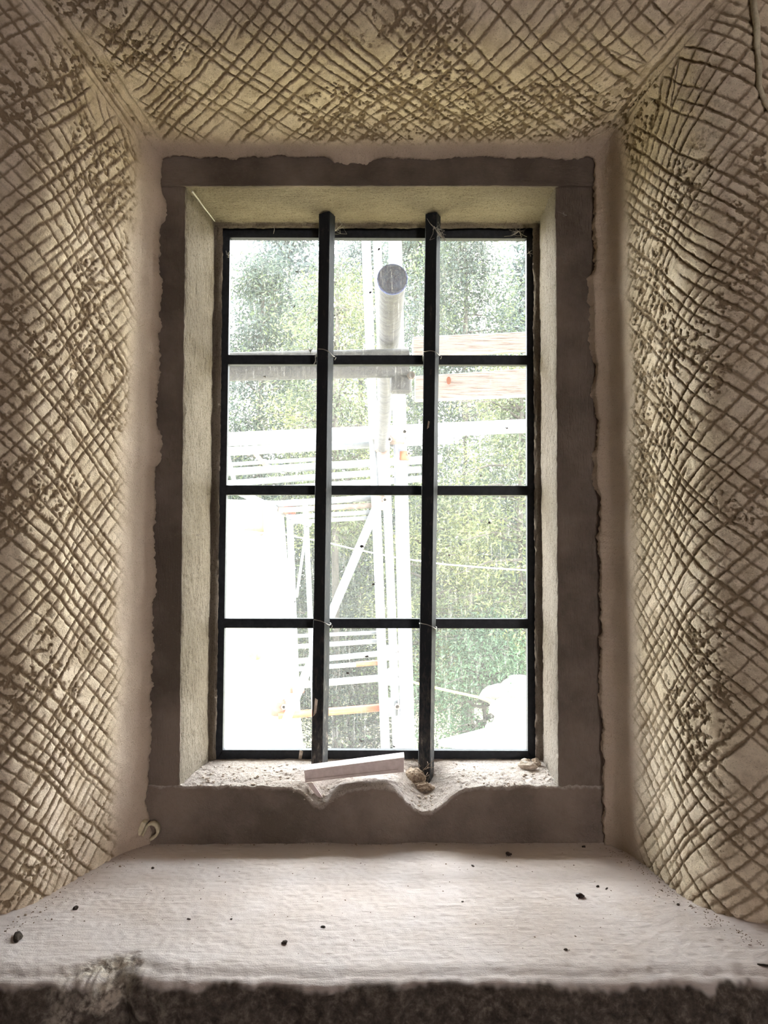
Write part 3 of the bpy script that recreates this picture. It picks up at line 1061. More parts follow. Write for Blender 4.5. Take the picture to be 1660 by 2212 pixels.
def coupler(px, py, Y, s, mat, label, seed):
    """right-angle clamp: two half shells with a bolt each"""
    c = P(px, py, Y)
    root = thing('scaffold_coupler', label, 'coupler', c, 'couplers joining the scaffold tubes')
    bm = bmesh.new()
    hollow_tube(bm, c + Vector((-s * .7, 0, 0)), c + Vector((s * .7, 0, 0)), s * 0.95, 14, 0.72)
    hollow_tube(bm, c + Vector((0, -s * .2, -s * .8)), c + Vector((0, -s * .2, s * .8)), s * 0.9, 14, 0.72)
    from_bm('clamp', bm, mat, root, True)
    bm = bmesh.new()
    strand(bm, [c + Vector((s * .8, -s * 1.3, s * .3)), c + Vector((s * .8, s * .6, s * .3))], s * 0.18, 8)
    strand(bm, [c + Vector((s * .8, -s * 1.3, s * .3)), c + Vector((s * .8, -s * 1.05, s * .3))], s * 0.33, 6)
    from_bm('bolt', bm, M['galv_rust'], root)
CPL = [(866, 826, 1.78, .030, 'pole', 'dark lumpy coupler hanging below the cross pole beside the thick pole'),
       (826, 958, 3.82, .046, 'galv_rust', 'rusty coupler where the thick pole meets the thickest level tube'),
       (858, 942, 3.86, .048, 'galv_rust', 'rusty coupler clamped on the white post below the thick pole'),
       (627, 1098, 4.0, .036, 'redclamp', 'red coupler at the top of the upright beside the pale building'),
       (818, 1086, 3.86, .042, 'galv_rust', 'brown coupler at the upper end of the slanting brace'),
       (848, 1410, 4.19, .045, 'galv', 'grey coupler at the end of the rail above the orange tube'),
       (852, 1462, 4.19, .050, 'galv', 'grey coupler at the end of the stout rail'),
       (842, 1527, 3.96, .05, 'galv', 'grey coupler at the right end of the long orange tube'),
       (642, 1480, 4.05, .045, 'redclamp', 'red coupler on the left upright above the long orange tube'),
       (602, 1528, 4.0, .045, 'redclamp', 'red coupler at the left end of the long orange tube'),
       (874, 985, 3.87, .028, 'orange', 'small orange coupler right of the white post')]
for k, (px, py, Y, s, mt, lb_) in enumerate(CPL):
    coupler(px, py, Y, s, M[mt], lb_, k)
# rusty stub hanging under the coupler
tube_px(826, 955, 833, 1066, 3.83, 13, M['galv_rust'], 'scaffold_tube', 'short rusty upright stub hanging below the thick pole', 'scaffold tube', SG)

bm = bmesh.new()
quad_prism(bm, [(838, 440), (866, 440), (919, 2470), (888, 2470)], 3.86, 3.96)
bevel(bm, 0.006)
tag(from_bm('timber_post', bm, M['white_post']), 'pale grey square post standing behind the scaffold, left of the right iron bar', 'post')

for q, lb_ in (([(892, 727), (2000, 678), (2000, 700), (892, 770)], 'upper bleached scaffold board in the right column of panes'),
               ([(897, 812), (2000, 739), (2000, 815), (897, 864)], 'lower pinkish scaffold board with an orange mark')):
    bm = bmesh.new()
    quad_prism(bm, q, 2.2, 2.24)
    bevel(bm, 0.003)
    o = tag(from_bm('scaffold_board', bm, M['plank']), lb_, 'board', 'scaffold boards at the right')
    if 'orange' in lb_:
        bm = bmesh.new()
        c = P(970, 822, 2.198)
        vs = [bm.verts.new(c + Vector((0.007 * math.cos(k * .52), 0, 0.012 * math.sin(k * .52)))) for k in range(12)]
        ws = [bm.verts.new(v.co + Vector((0, 0.004, 0))) for v in vs]
        bm.faces.new(vs)
        for k in range(12): bm.faces.new((vs[k], vs[(k + 1) % 12], ws[(k + 1) % 12], ws[k]))
        m_ = from_bm('paint_mark', bm, M['orange'])
        m_.parent = o
for q, lb_ in (([(545, 980), (556, 980), (586, 1012), (574, 1012)], 'yellowish timber slanting between tubes at the left'),):
    bm = bmesh.new(); quad_prism(bm, q, 4.27, 4.31)
    tag(from_bm('timber_batten', bm, M['yellow_wood']), lb_, 'board')

def rope(px, Y, r, mat, name, label):
    pts = [P(x, y, Y) for x, y in px]
    bm = bmesh.new()
    fine = []
    for i in range(len(pts) - 1):
        for k in range(6): fine.append(pts[i].lerp(pts[i + 1], k / 6))
    fine.append(pts[-1])
    strand(bm, fine, r, 6)
    tag(from_bm(name, bm, mat, None, True), label, 'rope')
rope([(-400, 1000), (560, 1140), (640, 1160), (700, 1170), (760, 1185), (860, 1205), (960, 1219), (1060, 1227), (1240, 1238), (2100, 1250)], 6.3, 0.006, M['rope'], 'guy_rope', 'thin white rope sagging across the third pane row')
rope([(858, 1458), (900, 1476), (960, 1490), (1020, 1503), (1100, 1522), (1240, 1560), (2100, 1800)], 4.22, 0.007, M['yrope'], 'guy_rope', 'yellow rope slanting down across the bottom right pane')
rope([(884, 1560), (893, 1590), (900, 1612), (925, 2400)], 4.0, 0.007, M['yrope'], 'guy_rope', 'short yellow rope end beside the foot of the white post')

# ------------------------------------------------------------------ pale building at the left
YBd = 6.0
root = thing('pale_building', 'pale rendered building corner filling the lower left panes', 'building', P(500, 1640, YBd))
bm = bmesh.new()
fr = [P(x, y, YBd) for x, y in ((-300, 1070), (611, 1088), (688, 2000), (-300, 2000))]
bk = [Vector((p.x - (1.1 if k in (1, 2) else 0), YBd + 3, p.z)) for k, p in enumerate(fr)]
vs_ = [bm.verts.new(p) for p in fr + bk]
for f in ((0, 1, 2, 3), (7, 6, 5, 4), (0, 4, 5, 1), (1, 5, 6, 2), (2, 6, 7, 3), (3, 7, 4, 0)): bm.faces.new([vs_[k] for k in f])
from_bm('wall', bm, M['render'], root)
bm = bmesh.new()
quad_prism(bm, [(-300, 1058), (614, 1082), (615, 1090), (-300, 1068)], YBd - 0.06, YBd + 0.3)
from_bm('coping', bm, M['render'], root)
bm = bmesh.new()
quad_prism(bm, [(524, 1094), (570, 1096), (573, 1148), (528, 1146)], YBd - 0.02, YBd)
from_bm('timber_panel', bm, M['yellow_wood'], root)
bm = bmesh.new()
quad_prism(bm, [(518, 1144), (582, 1150), (560, 1156), (520, 1152)], YBd - 0.08, YBd)
from_bm('panel_ledge', bm, M['yellow_wood'], root)
bm = bmesh.new()
hollow_tube(bm, P(577, 1098, YBd - 0.06), P(588, 1720, YBd - 0.06), 0.028, 12)
from_bm('downpipe', bm, M['render'], root, True)
for k, y in enumerate((1150, 1168)):
    bm = bmesh.new()
    hollow_tube(bm, P(577.5 + k * .4, y, YBd - 0.06), P(577.5 + k * .4, y + 9, YBd - 0.06), 0.036, 12)
    from_bm('pipe_bracket', bm, M['galv'], root, True)
bm = bmesh.new()
blob(bm, P(552, 1402, YBd - 0.12), 0.10, 5, 0.3, 3, (1, .6, .8))
tag(from_bm('yellow_sack', bm, simple('faded_yellow_cloth', (0.16, 0.145, 0.045), 0.8), None, True), 'faded yellow bundle against the pale building wall', 'sack')

# ------------------------------------------------------------------ ground
GZ = -1.6
M['ground'] = simple('sandy_ground', (0.36, 0.31, 0.19), 0.95, var=(0.24, 0.22, 0.13), scale=1.2, bmp=0.01)
n = 120
gx = np.linspace(-30, 30, n); gy = np.linspace(1.4, 45, n)
GX, GY = np.meshgrid(gx, gy, indexing='ij')
GZz = GZ + 0.12 * fbm(GX * .6, GY * .6, 201, 4)
gr = grid_mesh('ground', np.stack([GX, GY, GZz], -1), M['ground'], flip=False)
struct(gr)
# rubble heap and slab at the lower right
for k, (px, py, Y, r, sc) in enumerate([(1124, 1500, 7.5, .26, (1.3, 1, .6)), (1110, 1540, 7.2, .22, (1.2, 1, .7)), (1150, 1560, 7.0, .3, (1, 1, .8)), (1128, 1578, 6.9, .2, (1.2, 1, .7)), (1096, 1590, 6.8, .17, (1.3, 1, .6))]):
    bm = bmesh.new()
    blob(bm, P(px, py, Y), r, 40 + k, 0.5, 3, sc)
    tag(from_bm('rubble_stone', bm, M['render'], None, False), ['pale rubble stone on top of the heap at the lower right', 'pale rubble stone left of the heap top', 'largest pale rubble stone at the right edge', 'pale rubble stone low in the heap', 'smallest pale rubble stone at the heap foot'][k], 'stone', 'pale rubble at the lower right')
bm = bmesh.new()
quad_prism(bm, [(950, 1612), (1130, 1566), (1160, 1585), (1160, 1640)], 6.4, 6.6)
tag(from_bm('stone_slab', bm, M['render']), 'long white slab lying aslant below the rubble heap', 'slab')

# ------------------------------------------------------------------ trees
def leaf_mat(name, stops):
    m, nt, b = mat_base(name)
    b.inputs['Roughness'].default_value = 0.7
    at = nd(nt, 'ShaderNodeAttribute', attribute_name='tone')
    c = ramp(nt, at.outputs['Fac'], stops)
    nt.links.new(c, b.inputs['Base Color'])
    tl = nd(nt, 'ShaderNodeBsdfTranslucent')
    nt.links.new(c, tl.inputs[0])
    mx = nd(nt, 'ShaderNodeMixShader'); mx.inputs[0].default_value = 0.35
    nt.links.new(b.outputs[0], mx.inputs[1]); nt.links.new(tl.outputs[0], mx.inputs[2])
    nt.links.new(mx.outputs[0], nt.nodes['Material Output'].inputs[0])
    return m
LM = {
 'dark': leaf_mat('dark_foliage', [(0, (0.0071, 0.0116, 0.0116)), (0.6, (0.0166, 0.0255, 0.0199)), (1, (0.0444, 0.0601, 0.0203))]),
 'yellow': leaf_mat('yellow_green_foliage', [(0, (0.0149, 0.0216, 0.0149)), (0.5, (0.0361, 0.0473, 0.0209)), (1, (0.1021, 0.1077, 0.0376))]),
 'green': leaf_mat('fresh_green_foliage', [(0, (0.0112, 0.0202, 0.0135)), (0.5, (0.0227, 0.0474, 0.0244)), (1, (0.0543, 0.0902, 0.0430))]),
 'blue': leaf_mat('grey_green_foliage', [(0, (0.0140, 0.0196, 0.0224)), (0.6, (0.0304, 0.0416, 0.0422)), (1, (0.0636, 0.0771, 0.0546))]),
}
M['bark'] = simple('bark', (0.035, 0.03, 0.025), 0.9, var=(0.02, 0.018, 0.015), scale=6, bmp=0.02)

def tree(name, base, h, rad, nb, nl, size, lm, seed, label, droop=0.35, conic=True, bare=0.1):
    r = np.random.default_rng(seed)
    base = np.array(base, float)
    root = thing(name, label, 'tree', tuple(base), 'trees and bushes beyond the scaffold')
    bm = bmesh.new()
    tp = [Vector(base) + Vector((0.015 * math.sin(k), 0.015 * math.cos(k * 1.3), h * k / 8)) for k in range(9)]
    strand(bm, tp, rad * 0.035 + 0.03, 10, 0.02)
    from_bm('trunk', bm, M['bark'], root, True)
    # boughs
    t = r.uniform(bare, 1, nb) ** 0.9
    az = r.uniform(0, 2 * np.pi, nb)
    if conic: L = rad * (1 - t) ** 0.75 * r.uniform(0.6, 1.1, nb) + 0.15
    else: L = rad * np.sqrt(np.clip(1 - (2 * (t - bare) / (1 - bare) - 1) ** 2, 0.05, 1)) * r.uniform(0.5, 1.05, nb)
    st = base + np.stack([0 * t, 0 * t, h * t], -1)
    d = np.stack([np.cos(az), np.sin(az), r.uniform(-droop, 0.35, nb)], -1)
    en = st + d * L[:, None] + np.stack([0 * t, 0 * t, -droop * 0.5 * L ** 2 * 0.4], -1)
    bm = bmesh.new()
    for k in range(0, nb, max(1, nb // 60)):
        strand(bm, [Vector(st[k]), Vector(st[k] * .5 + en[k] * .5) + Vector((0, 0, .06)), Vector(en[k])], 0.02, 5, 0.004)
    from_bm('branches', bm, M['bark'], root, True)
    k = r.integers(0, nb, nl)
    f = r.uniform(0.25, 1.05, nl) ** 0.6
    c = st[k] * (1 - f[:, None]) + en[k] * f[:, None]
    c = c + r.normal(0, 1, (nl, 3)) * (0.05 + 0.13 * f[:, None]) * np.array([1, 1, .7]) * (rad / 1.4) ** .5
    dirv = d[k] * 0.6 + r.normal(0, 0.6, (nl, 3)) + np.array([0, 0, -droop])
    dirv /= np.linalg.norm(dirv, axis=1, keepdims=True)
    sd = np.cross(dirv, r.normal(0, 1, (nl, 3))); sd /= np.linalg.norm(sd, axis=1, keepdims=True)
    s = size * r.uniform(0.6, 1.3, nl)[:, None]
    v = np.stack([c, c + dirv * s + sd * s * .32, c + dirv * s * 2.0, c + dirv * s - sd * s * .32], 1).reshape(-1, 3)
    fc = np.arange(nl * 4).reshape(-1, 4)
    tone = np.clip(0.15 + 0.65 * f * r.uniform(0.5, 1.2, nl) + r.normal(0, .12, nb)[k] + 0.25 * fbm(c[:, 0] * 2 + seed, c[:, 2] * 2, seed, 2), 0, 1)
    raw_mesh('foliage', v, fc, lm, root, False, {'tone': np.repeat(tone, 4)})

TG = P(0, 0, 1)
def base_at(px, Y):
    x = P(px, 1500, Y).x
    return (x, Y, GZ - 0.1)
tree('conifer_tree', base_at(560, 10.5), 7.2, 2.0, 420, 57800, 0.0324, LM['dark'], 1, 'dark drooping conifer behind the left column of panes')
tree('conifer_tree', base_at(1010, 11.5), 8.2, 2.3, 480, 71400, 0.0324, LM['dark'], 2, 'dark drooping conifer behind the right column of panes')
tree('conifer_tree', base_at(780, 13.5), 9.0, 2.3, 460, 64600, 0.0360, LM['blue'], 3, 'grey green conifer behind the middle of the window')
tree('yellow_green_tree', base_at(1130, 8.5), 5.3, 1.1, 220, 28900, 0.0274, LM['yellow'], 4, 'yellow green tree at the right edge of the window', 0.2, False, 0.35)
tree('yellow_green_tree', base_at(725, 9.0), 6.6, 0.9, 200, 22100, 0.0274, LM['yellow'], 5, 'yellow green tree left of the thick pole', 0.3, False, 0.45)
tree('leafy_shrub', base_at(1050, 8.2), 2.3, 1.0, 170, 25500, 0.0230, LM['green'], 6, 'fresh green leafy shrub in the bottom right panes', 0.1, False, 0.12)
tree('leafy_shrub', base_at(760, 9.4), 2.2, 1.1, 170, 23800, 0.0245, LM['dark'], 7, 'low dark shrub behind the scaffold rails', 0.1, False, 0.05)
tree('yellow_green_tree', base_at(920, 8.8), 3.9, 0.7, 130, 15300, 0.0245, LM['yellow'], 8, 'slim yellow green tree behind the right iron bar', 0.2, False, 0.3)
for k, (px, Y, h, rr, mt) in enumerate([(300, 17, 10.5, 3.0, 'blue'), (620, 18, 12.0, 3.1, 'blue'), (900, 18.5, 12.6, 3.2, 'dark'), (1180, 17.5, 11.0, 2.9, 'blue'), (1450, 15, 8, 2.6, 'dark'), (460, 14, 5.2, 1.9, 'dark')]):
    tree('background_tree', base_at(px, Y), h, rr, 330, 26000, 0.085, LM[mt], 20 + k,
         ['tall far tree beyond the left edge of the window', 'far dark tree behind the left column of panes', 'far dark tree behind the centre right panes', 'far grey green tree behind the right column', 'far dark tree beyond the right edge of the window', 'mid distance dark tree above the pale building'][k])


# ------------------------------------------------------------------ small things on the stone sill
# white plastic trunking offcut: a shallow channel with its lid, lying across the hollow
ofc = thing('trunking_offcut', 'dusty white plastic trunking offcut lying tilted across the worn stone sill', 'trunking', P(765, 1668, 1.085))
def bar_px(name, q, Y0, Y1, mat, bev, shift=0.0):
    bm = bmesh.new()
    quad_prism(bm, q, Y0, Y1)
    if shift:
        for v in bm.verts:
            if abs(v.co.y - Y1) < 1e-6: v.co.z += shift
    bevel(bm, bev)
    return from_bm(name, bm, mat, ofc)
bar_px('channel', [(658, 1670), (873, 1641), (873, 1668), (659, 1689)], 1.090, 1.103, M['pvc'], 0.0006)
bar_px('lid', [(657, 1664), (874, 1636), (874, 1642), (657, 1671)], 1.087, 1.108, M['pvc'], 0.0008, 0.002)
bar_px('lower_rib', [(659, 1684), (860, 1662), (860, 1665), (659, 1691)], 1.088, 1.092, M['pvc'], 0.0003)
bm = bmesh.new()
quad_prism(bm, [(663, 1692), (676, 1692), (698, 1724), (690, 1726)], 1.086, 1.0885)
tag(from_bm('plastic_splinter', bm, M['pvc']), 'pale sliver hanging into the left hollow below the plastic offcut', 'splinter')

# cream cable clip in the bottom left corner of the opening
c0 = P(322, 1797, 1.052)
clip = thing('cable_clip', 'cream plastic cable clip hooked in the lower left corner of the opening', 'clip', c0)
cl = [(307, 1806), (311, 1797), (315, 1788), (321, 1782), (328, 1781), (335, 1784), (339, 1791), (340, 1799), (336, 1807), (330, 1812), (324, 1815)]
w_c = 0.012
pts0 = [P(x, y, 1.046) for x, y in cl]
bm = bmesh.new()
cen = P(322, 1798, 1.046)
th = 0.0015
ring = []
for i, p in enumerate(pts0):
    d = (pts0[min(i + 1, len(pts0) - 1)] - pts0[max(0, i - 1)]).normalized()
    nrm = Vector((d.z, 0, -d.x)) * th
    ring.append([bm.verts.new(p - nrm), bm.verts.new(p + nrm), bm.verts.new(p + nrm + Vector((0, w_c, 0))), bm.verts.new(p - nrm + Vector((0, w_c, 0)))])
for A_, B_ in zip(ring[:-1], ring[1:]):
    for k in range(4): bm.faces.new((A_[k], A_[(k + 1) % 4], B_[(k + 1) % 4], B_[k]))
bm.faces.new(ring[0][::-1]); bm.faces.new(ring[-1])
from_bm('hook', bm, M['cream'], clip, True)
bm = bmesh.new()
quad_prism(bm, [(306, 1775), (316, 1778), (304, 1806), (293, 1805)], 1.044, 1.058)
bevel(bm, 0.0008)
from_bm('nail_block', bm, M['cream'], clip)

# brown matted debris round the foot of the right bar
dbs = thing('debris_clump', 'matted brown debris packed round the foot of the right iron bar', 'debris', P(905, 1685, 1.13))
bm = bmesh.new()
blob(bm, P(898, 1682, 1.142), 0.0185, 61, 0.30, 4, (1.15, 0.8, 0.9))
from_bm('clump', bm, M['debris'], dbs, False)
bm = bmesh.new()
blob(bm, P(916, 1700, 1.12), 0.011, 62, 0.35, 4, (1.4, 0.9, 0.6))
from_bm('clod', bm, M['debris'], dbs, False)
rr = random.Random(5)
for k in range(9):
    bm = bmesh.new()
    q = P(880 + rr.random() * 50, 1655 + rr.random() * 45, 1.118)
    e = q + Vector((rr.uniform(-.02, .02), rr.uniform(-.01, .006), rr.uniform(-.012, .016)))
    strand(bm, [q, q.lerp(e, .5) + Vector((0, -.002, .002)), e], 0.00035, 5)
    from_bm('straw', bm, M['debris'], dbs)

# surfaces to rest small things on
from mathutils.bvhtree import BVHTree
def bvh_of(name):
    me = bpy.data.objects[name].data
    nv = len(me.vertices); co = np.empty(nv * 3, np.float32); me.vertices.foreach_get('co', co)
    nf = len(me.polygons); fi = np.empty(nf * 4, np.int32); me.loops.foreach_get('vertex_index', fi)
    return BVHTree.FromPolygons(co.reshape(-1, 3).tolist(), fi.reshape(-1, 4).tolist())
B_ledge, B_sill = bvh_of('trim_5'), bvh_of('trim_4')
def hit(bvh, px, py):
    d = (P(px, py, 1.0) - Vector((0, 0, EYE))).normalized()
    h = bvh.ray_cast(Vector((0, 0, EYE)), d)
    return h[0]
def down(bvh, x, y):
    h = bvh.ray_cast(Vector((x, y, EYE)), Vector((0, 0, -1)))
    return h[0]

def crumbs(name, label, pts, mat, seed, cat):
    bm = bmesh.new()
    r_ = random.Random(seed)
    for k, (c, r) in enumerate(pts):
        blob(bm, c + Vector((0, 0, r * 0.3)), r, seed + k, 0.6, 1, (r_.uniform(.8, 1.5), r_.uniform(.7, 1.2), r_.uniform(.4, .8)))
    tag(from_bm(name, bm, mat), label, cat, None, 'stuff')
r_ = random.Random(31)
pts = []
for k in range(230):
    q = r_.random()
    if q < 0.35: px, py = r_.uniform(420, 640), r_.uniform(1652, 1700)
    elif q < 0.7: px, py = r_.uniform(985, 1195), r_.uniform(1650, 1700)
    elif q < 0.85: px, py = r_.gauss(925, 26), r_.uniform(1690, 1745)
    else: px, py = r_.gauss(690, 22), r_.uniform(1690, 1732)
    h = hit(B_sill, px, py)
    if h is not None: pts.append((h, r_.uniform(.0006, .0022) * (1.5 if r_.random() < .1 else 1)))
crumbs('mortar_crumbs', 'pale mortar crumbs scattered over the worn stone sill', pts, M['rubble'], 300, 'crumbs')
pts = []
for k in range(620):
    q = r_.random()
    if q < 0.40:
        t = r_.random(); x, y = 0.318 + 0.012 * t + abs(r_.gauss(0, .010)) * -1 + .02 * t, 1.052 - t * 0.26
        x = float(np.interp(y, [.80, .90, .99, 1.06], [.395, .352, .338, .318])) + .006 - abs(r_.gauss(0, .016))
    elif q < 0.62:
        y = 1.055 - r_.random() * 0.28
        x = float(np.interp(y, [.80, .88, .99, 1.06], [-.425, -.395, -.36, -.335])) - .008 + abs(r_.gauss(0, .016))
    elif q < 0.8: x, y = r_.uniform(-.33, .31), 1.060 - abs(r_.gauss(0, .004))
    else: x, y = r_.uniform(-.36, .34), r_.uniform(.78, 1.05)
    h = down(B_ledge, x, y)
    if h is not None: pts.append((h, r_.uniform(.0004, .0008) * (2.2 if r_.random() < .06 else 1) if q < .8 else r_.uniform(.0004, .0009)))
crumbs('floor_grit', 'dark grit gathered along the edges of the plastered ledge', pts, simple('brown_grit', (0.33, 0.25, 0.19), 0.95, var=(0.16, 0.12, 0.09), scale=150), 900, 'grit')
# plaster rubble in the right corner of the stone sill
for k, (px, py, r, sc) in enumerate([(1142, 1660, .0085, (1.7, .8, .7)), (1160, 1653, .007, (1, .8, 1)), (1136, 1646, .005, (1.4, .8, .6))]):
    h = hit(B_sill, px, py) or P(px, py, 1.17)
    bm = bmesh.new()
    blob(bm, h + Vector((0, 0, r * .4)), r, 70 + k, 0.5, 3, sc)
    tag(from_bm('plaster_lump', bm, M['rubble']), ['flattest plaster lump in the right corner of the stone sill', 'tallest plaster lump against the right reveal', 'smallest plaster lump behind the flat one'][k], 'plaster lump', 'plaster lumps in the right corner of the sill')

# dead beetles and dark specks on the ledge
def beetle(px, py, r, label):
    h = hit(B_ledge, px, py)
    root = thing('dead_beetle', label, 'beetle', h, 'dead beetles on the ledge')
    bm = bmesh.new(); blob(bm, h + Vector((0, 0, r * .55)), r, int(px), 0.12, 3, (1.25, .9, .75))
    from_bm('wing_case', bm, M['beetle'], root, True)
    bm = bmesh.new(); blob(bm, h + Vector((r * 1.2, 0, r * .35)), r * .42, int(px) + 1, 0.1, 2)
    from_bm('head', bm, M['beetle'], root, True)
    for sx in (-.5, 0, .5):
        bm = bmesh.new()
        strand(bm, [h + Vector((sx * r, -r * .5, r * .4)), h + Vector((sx * r * 1.4, -r * 1.3, r * .4)), h + Vector((sx * r * 1.6, -r * 1.6, 0.0002))], 0.0003, 4)
        from_bm('leg', bm, M['beetle'], root)
beetle(1098, 1847, .0033, 'larger dark beetle lying near the back of the ledge')
beetle(1253, 1938, .0037, 'largest dark beetle lying toward the right of the ledge')
for k, (px, py, r, sc, lb_) in enumerate([
    (1022, 1871, .0018, (1.8, .8, .5), 'small dark fleck left of the beetle at the back of the ledge'),
    (1292, 1916, .0018, (.8, 1.3, .7), 'small dark fleck just beyond the largest beetle'),
    (1311, 1920, .0016, (2, .7, .4), 'thin brown fleck right of the largest beetle'),
    (615, 2037, .0030, (1.1, 1, .6), 'dark crumb at the front centre left of the ledge'),
    (698, 2003, .0020, (1.3, .8, .5), 'small dark crumb behind the front centre left one'),
    (1223, 2052, .0018, (.7, 1.2, .6), 'dark grain near the front edge, right of centre'),
    (163, 1964, .0028, (.9, 1.2, .9), 'dark crumb beside the lower left splay'),
    (38, 2027, .0058, (1.9, .8, .5), 'long dark flake at the far left of the ledge'),
    (330, 1876, .0020, (1.1, .9, .6), 'dark grain near the back left of the ledge'),
    (500, 1986, .0015, (1, .9, .5), 'tiny dark grain on the left half of the ledge'),
    (1000, 1948, .0014, (1.2, .9, .5), 'tiny grey grain on the middle of the ledge'),
    (1466, 1955, .0020, (1, .9, .6), 'dark grain at the foot of the right splay'),
    (1262, 1830, .0022, (1.2, .9, .7), 'dark grain under the right end of the stone surround'),
    (408, 1986, .0016, (1.6, .7, .5), 'thin dark grain left of the tiny one'),
    (1650, 2086, .0030, (2.2, .5, .4), 'brown splinter at the right front corner of the ledge')]):
    h = hit(B_ledge, px, py)
    if h is None: continue
    bm = bmesh.new(); blob(bm, h + Vector((0, 0, r * sc[2] * .5)), r, 400 + k, 0.5, 2, sc)
    tag(from_bm('dark_crumb', bm, M['darkcrumb']), lb_, 'crumb', 'dark crumbs on the ledge')

# dead flies and dirt spots stuck on the glass
FL = [(641, 587, 4, 'tiny leggy fly high in the top left pane'), (625, 642, 5, 'fly with a tail in the top left pane'), (636, 662, 4, 'round dark fly below the tailed one, top left pane'),
      (681, 692, 5, 'dark fly against the left bar in the top left pane'), (671, 757, 8, 'biggest dead fly, at the lower right of the top left pane'), (574, 813, 5, 'lone dark fly in the left pane of the second row'),
      (819, 538, 5, 'curled fly high in the top middle pane'), (800, 632, 4, 'black fly beside the thick pole'), (806, 725, 3, 'thin dark speck low in the top middle pane'),
      (997, 575, 3, 'thin speck high in the top right pane'), (1061, 584, 2, 'dot in the upper middle of the top right pane'), (1039, 1028, 5, 'dark fly low in the right pane of the second row'), (1096, 925, 5, 'slender fly wing in the right pane of the second row'),
      (1058, 1129, 6, 'dark fly high in the right pane of the third row'), (971, 1199, 7, 'fly husk beside the right bar in the third row'), (807, 1262, 6, 'fly with spread wings in the middle pane of the third row'),
      (782, 1180, 6, 'dark fragments strung on web in the middle pane of the third row'), (793, 1418, 5, 'slanting dark fly in the bottom middle pane'), (752, 1454, 4, 'dark dot in the bottom middle pane'), (780, 1600, 5, 'curled fly at the foot of the bottom middle pane'),
      (852, 1613, 5, 'grey fly on the lower edge of the bottom middle pane'), (726, 1028, 3, 'dot at the foot of the second row middle pane'), (1013, 1566, 3, 'small speck low in the bottom right pane'), (637, 1300, 4, 'dark fly near the foot of the third row left pane')]
for k, (px, py, s_, lb_) in enumerate(FL):
    c = P(px, py, YG + 0.0018)
    r = s_ / F * 1.19 * .55
    bm = bmesh.new()
    blob(bm, c, r, 500 + k, 0.45, 2, (r_.uniform(1, 1.7), .5, r_.uniform(.6, 1.2)))
    if s_ >= 4:
        for q in range(4):
            e = c + Vector((r_.uniform(-2, 2) * r, 0, r_.uniform(-1.8, 1.8) * r))
            strand(bm, [c, (c + e) / 2 + Vector((0, -.0005, 0)), e], 0.0003, 4)
    tag(from_bm('dead_fly', bm, M['fly']), lb_, 'fly', 'dead flies and specks stuck on the glass')

# cobwebs
def web(name_label, px, py, Y, spread, n, seed, dirs=(-1, 1, -1, 1)):
    r2 = random.Random(seed)
    bm = bmesh.new()
    hub = P(px, py, Y)
    pts_ = []
    for k in range(n):
        e = P(px + r2.uniform(dirs[0], dirs[1]) * spread, py + r2.uniform(dirs[2], dirs[3]) * spread, Y + r2.uniform(-.004, .012))
        m_ = hub.lerp(e, .5) + Vector((r2.uniform(-.002, .002), 0, -r2.uniform(0, .003)))
        strand(bm, [hub, m_, e], 0.00028, 4, 0.00016)
        pts_ += [m_, e]
    for k in range(n):
        a_, b_ = r2.choice(pts_), r2.choice(pts_)
        if (a_ - b_).length > 1e-4: strand(bm, [a_, a_.lerp(b_, .5) + Vector((0, 0, -.001)), b_], 0.00015, 4)
    tag(from_bm('cobweb', bm, M['web']), name_label, 'cobweb', 'cobwebs about the window')
web('cobweb at the top of the left iron bar', 724, 498, 1.165, 26, 9, 1, (-.2, 1, -1, .5))
web('thick cobweb at the top of the right iron bar', 938, 490, 1.140, 28, 16, 2, (-.6, 1, -.7, 1.2))
web('cobweb in the top right corner of the iron frame', 1122, 500, 1.182, 34, 14, 3, (-1, .6, -.8, .5))
web('cobweb on the right edge of the iron frame below its corner', 1143, 545, 1.182, 20, 7, 4, (-.3, 1, -.6, .7))
web('cobweb thread on the left edge of the iron frame', 494, 552, 1.18, 18, 5, 5, (-1, .2, -.6, .4))
web('cobweb strands at the left end of the top glazing bar beside the left bar', 683, 768, 1.17, 20, 7, 6, (-.5, 1, -.3, 1))
web('cobweb on the dark stone right of the lintel corner', 1225, 465, 1.060, 22, 4, 7, (-1, 1, -.4, .3))
bm = bmesh.new()
strand(bm, [P(592, 487, 1.17), P(593, 496, 1.17), P(591, 505, 1.172)], .0004, 5)
tag(from_bm('cobweb', bm, M['web']), 'short cobweb thread hanging from the lintel over the left pane', 'cobweb', 'cobwebs about the window')
bm = bmesh.new()
strand(bm, [P(415, 413, 1.066), P(428, 430, 1.085), P(440, 447, 1.10), P(455, 466, 1.13), P(464, 478, 1.15)], .0014, 6, .0006)
tag(from_bm('plaster_string', bm, M['putty']), 'pale string running down the upper left corner of the stone reveal', 'string')
# chipped paint flake on the bars and frame
for px, py, w1, h1, Y, lb_ in ((682, 1528, 5, 20, 1.1385, 'long pale paint flake low on the left iron bar'), (649, 1636, 6, 16, 1.186, 'pale paint flake on the bottom of the iron frame'), (926, 918, 3, 9, 1.1385, 'small pale paint flake midway up the right iron bar')):
    bm = bmesh.new()
    q = [(px - w1 * .2, py - h1), (px + w1, py - h1 * .8), (px + w1 * .3, py + h1 * .6), (px - w1, py + h1)]
    quad_prism(bm, q, Y, Y + .0006)
    tag(from_bm('paint_flake', bm, M['rubble']), lb_, 'paint flake', 'pale paint flakes on the iron')
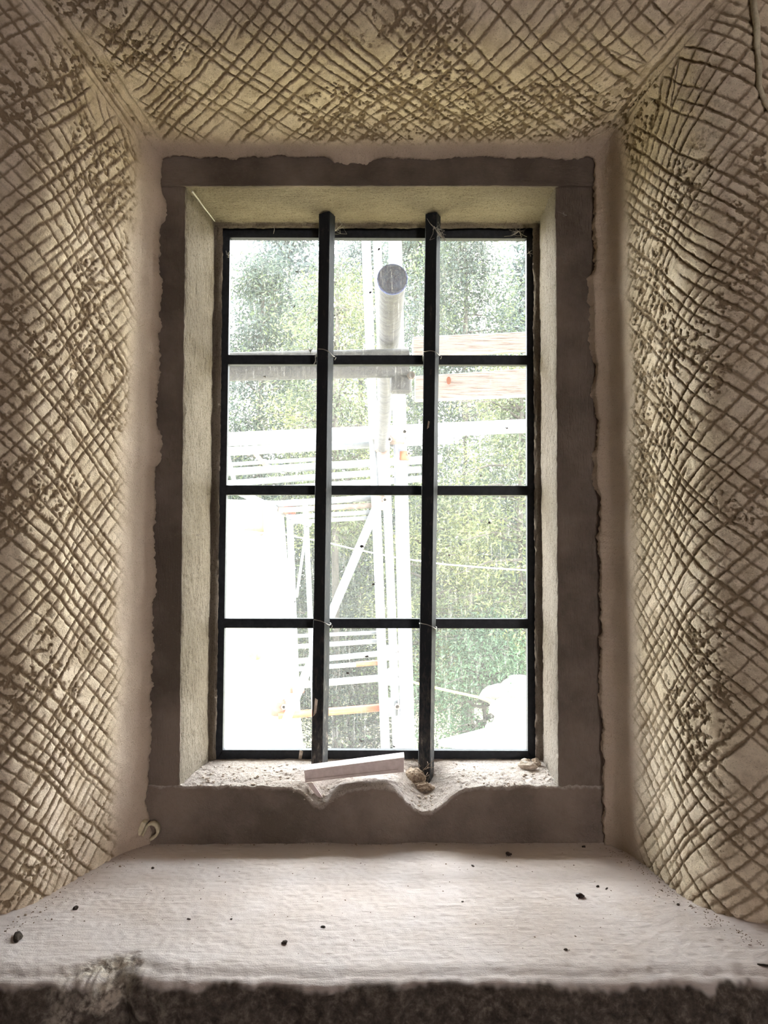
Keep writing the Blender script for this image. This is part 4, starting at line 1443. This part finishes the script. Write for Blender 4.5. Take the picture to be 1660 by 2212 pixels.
# grey-white cable hanging at the upper right
B_right = bvh_of('wall_right')
cab = []
for px, py in ((1624, -60), (1628, 0), (1630, 30), (1634, 60), (1636, 100), (1640, 150), (1641, 185), (1650, 205), (1655, 225), (1668, 250), (1700, 280)):
    d = (P(px, py, 1.0) - Vector((0, 0, EYE))).normalized()
    h = B_right.ray_cast(Vector((0, 0, EYE)), d)
    if h[0] is not None: cab.append(h[0] + h[1] * (0.002 if h[1].dot(d) < 0 else -0.002))
if len(cab) > 2:
    bm = bmesh.new()
    strand(bm, cab, 0.0042, 8, 0.0024)
    tag(from_bm('old_cable', bm, M['cream'], None, True), 'pale plaster-caked cable on the wall at the upper right', 'cable')

# dense hedge closing the view under the tree crowns
def hedge(x0, x1, Y, h, nl, size, lm, seed, label):
    r = np.random.default_rng(seed)
    zb = GZ
    root = thing('boundary_hedge', label, 'hedge', ((x0 + x1) / 2, Y, zb - .1))
    x = r.uniform(x0, x1, nl); z = r.uniform(0, 1, nl)
    top = h * (0.85 + 0.2 * fbm(x * .8, 0 * x, seed, 3))
    y = Y + r.normal(0, .35, nl) - 0.5 * np.sin(z * 3.1)
    c = np.stack([x, y, zb + z * top], -1)
    dirv = r.normal(0, 1, (nl, 3)) + np.array([0, -.4, -.3]); dirv /= np.linalg.norm(dirv, axis=1, keepdims=True)
    sd = np.cross(dirv, r.normal(0, 1, (nl, 3))); sd /= np.linalg.norm(sd, axis=1, keepdims=True)
    sz = size * r.uniform(.6, 1.3, nl)[:, None]
    v = np.stack([c, c + dirv * sz + sd * sz * .36, c + dirv * sz * 2, c + dirv * sz - sd * sz * .36], 1).reshape(-1, 3)
    tone = np.clip(.35 + .3 * fbm(x * 1.6, z * 4, seed + 3, 3) + r.normal(0, .12, nl), 0, 1)
    raw_mesh('foliage', v, np.arange(nl * 4).reshape(-1, 4), lm, root, False, {'tone': np.repeat(tone, 4)})
    bm = bmesh.new()
    strand(bm, [Vector(((x0 + x1) / 2, Y, zb - .1)), Vector(((x0 + x1) / 2, Y, zb + h * .6))], .05, 6)
    from_bm('stem', bm, M['bark'], root)
hedge(-5.5, 6.0, 15.6, 4.9, 75000, 0.075, LM['blue'], 91, 'long grey green hedge closing the view behind the trees')
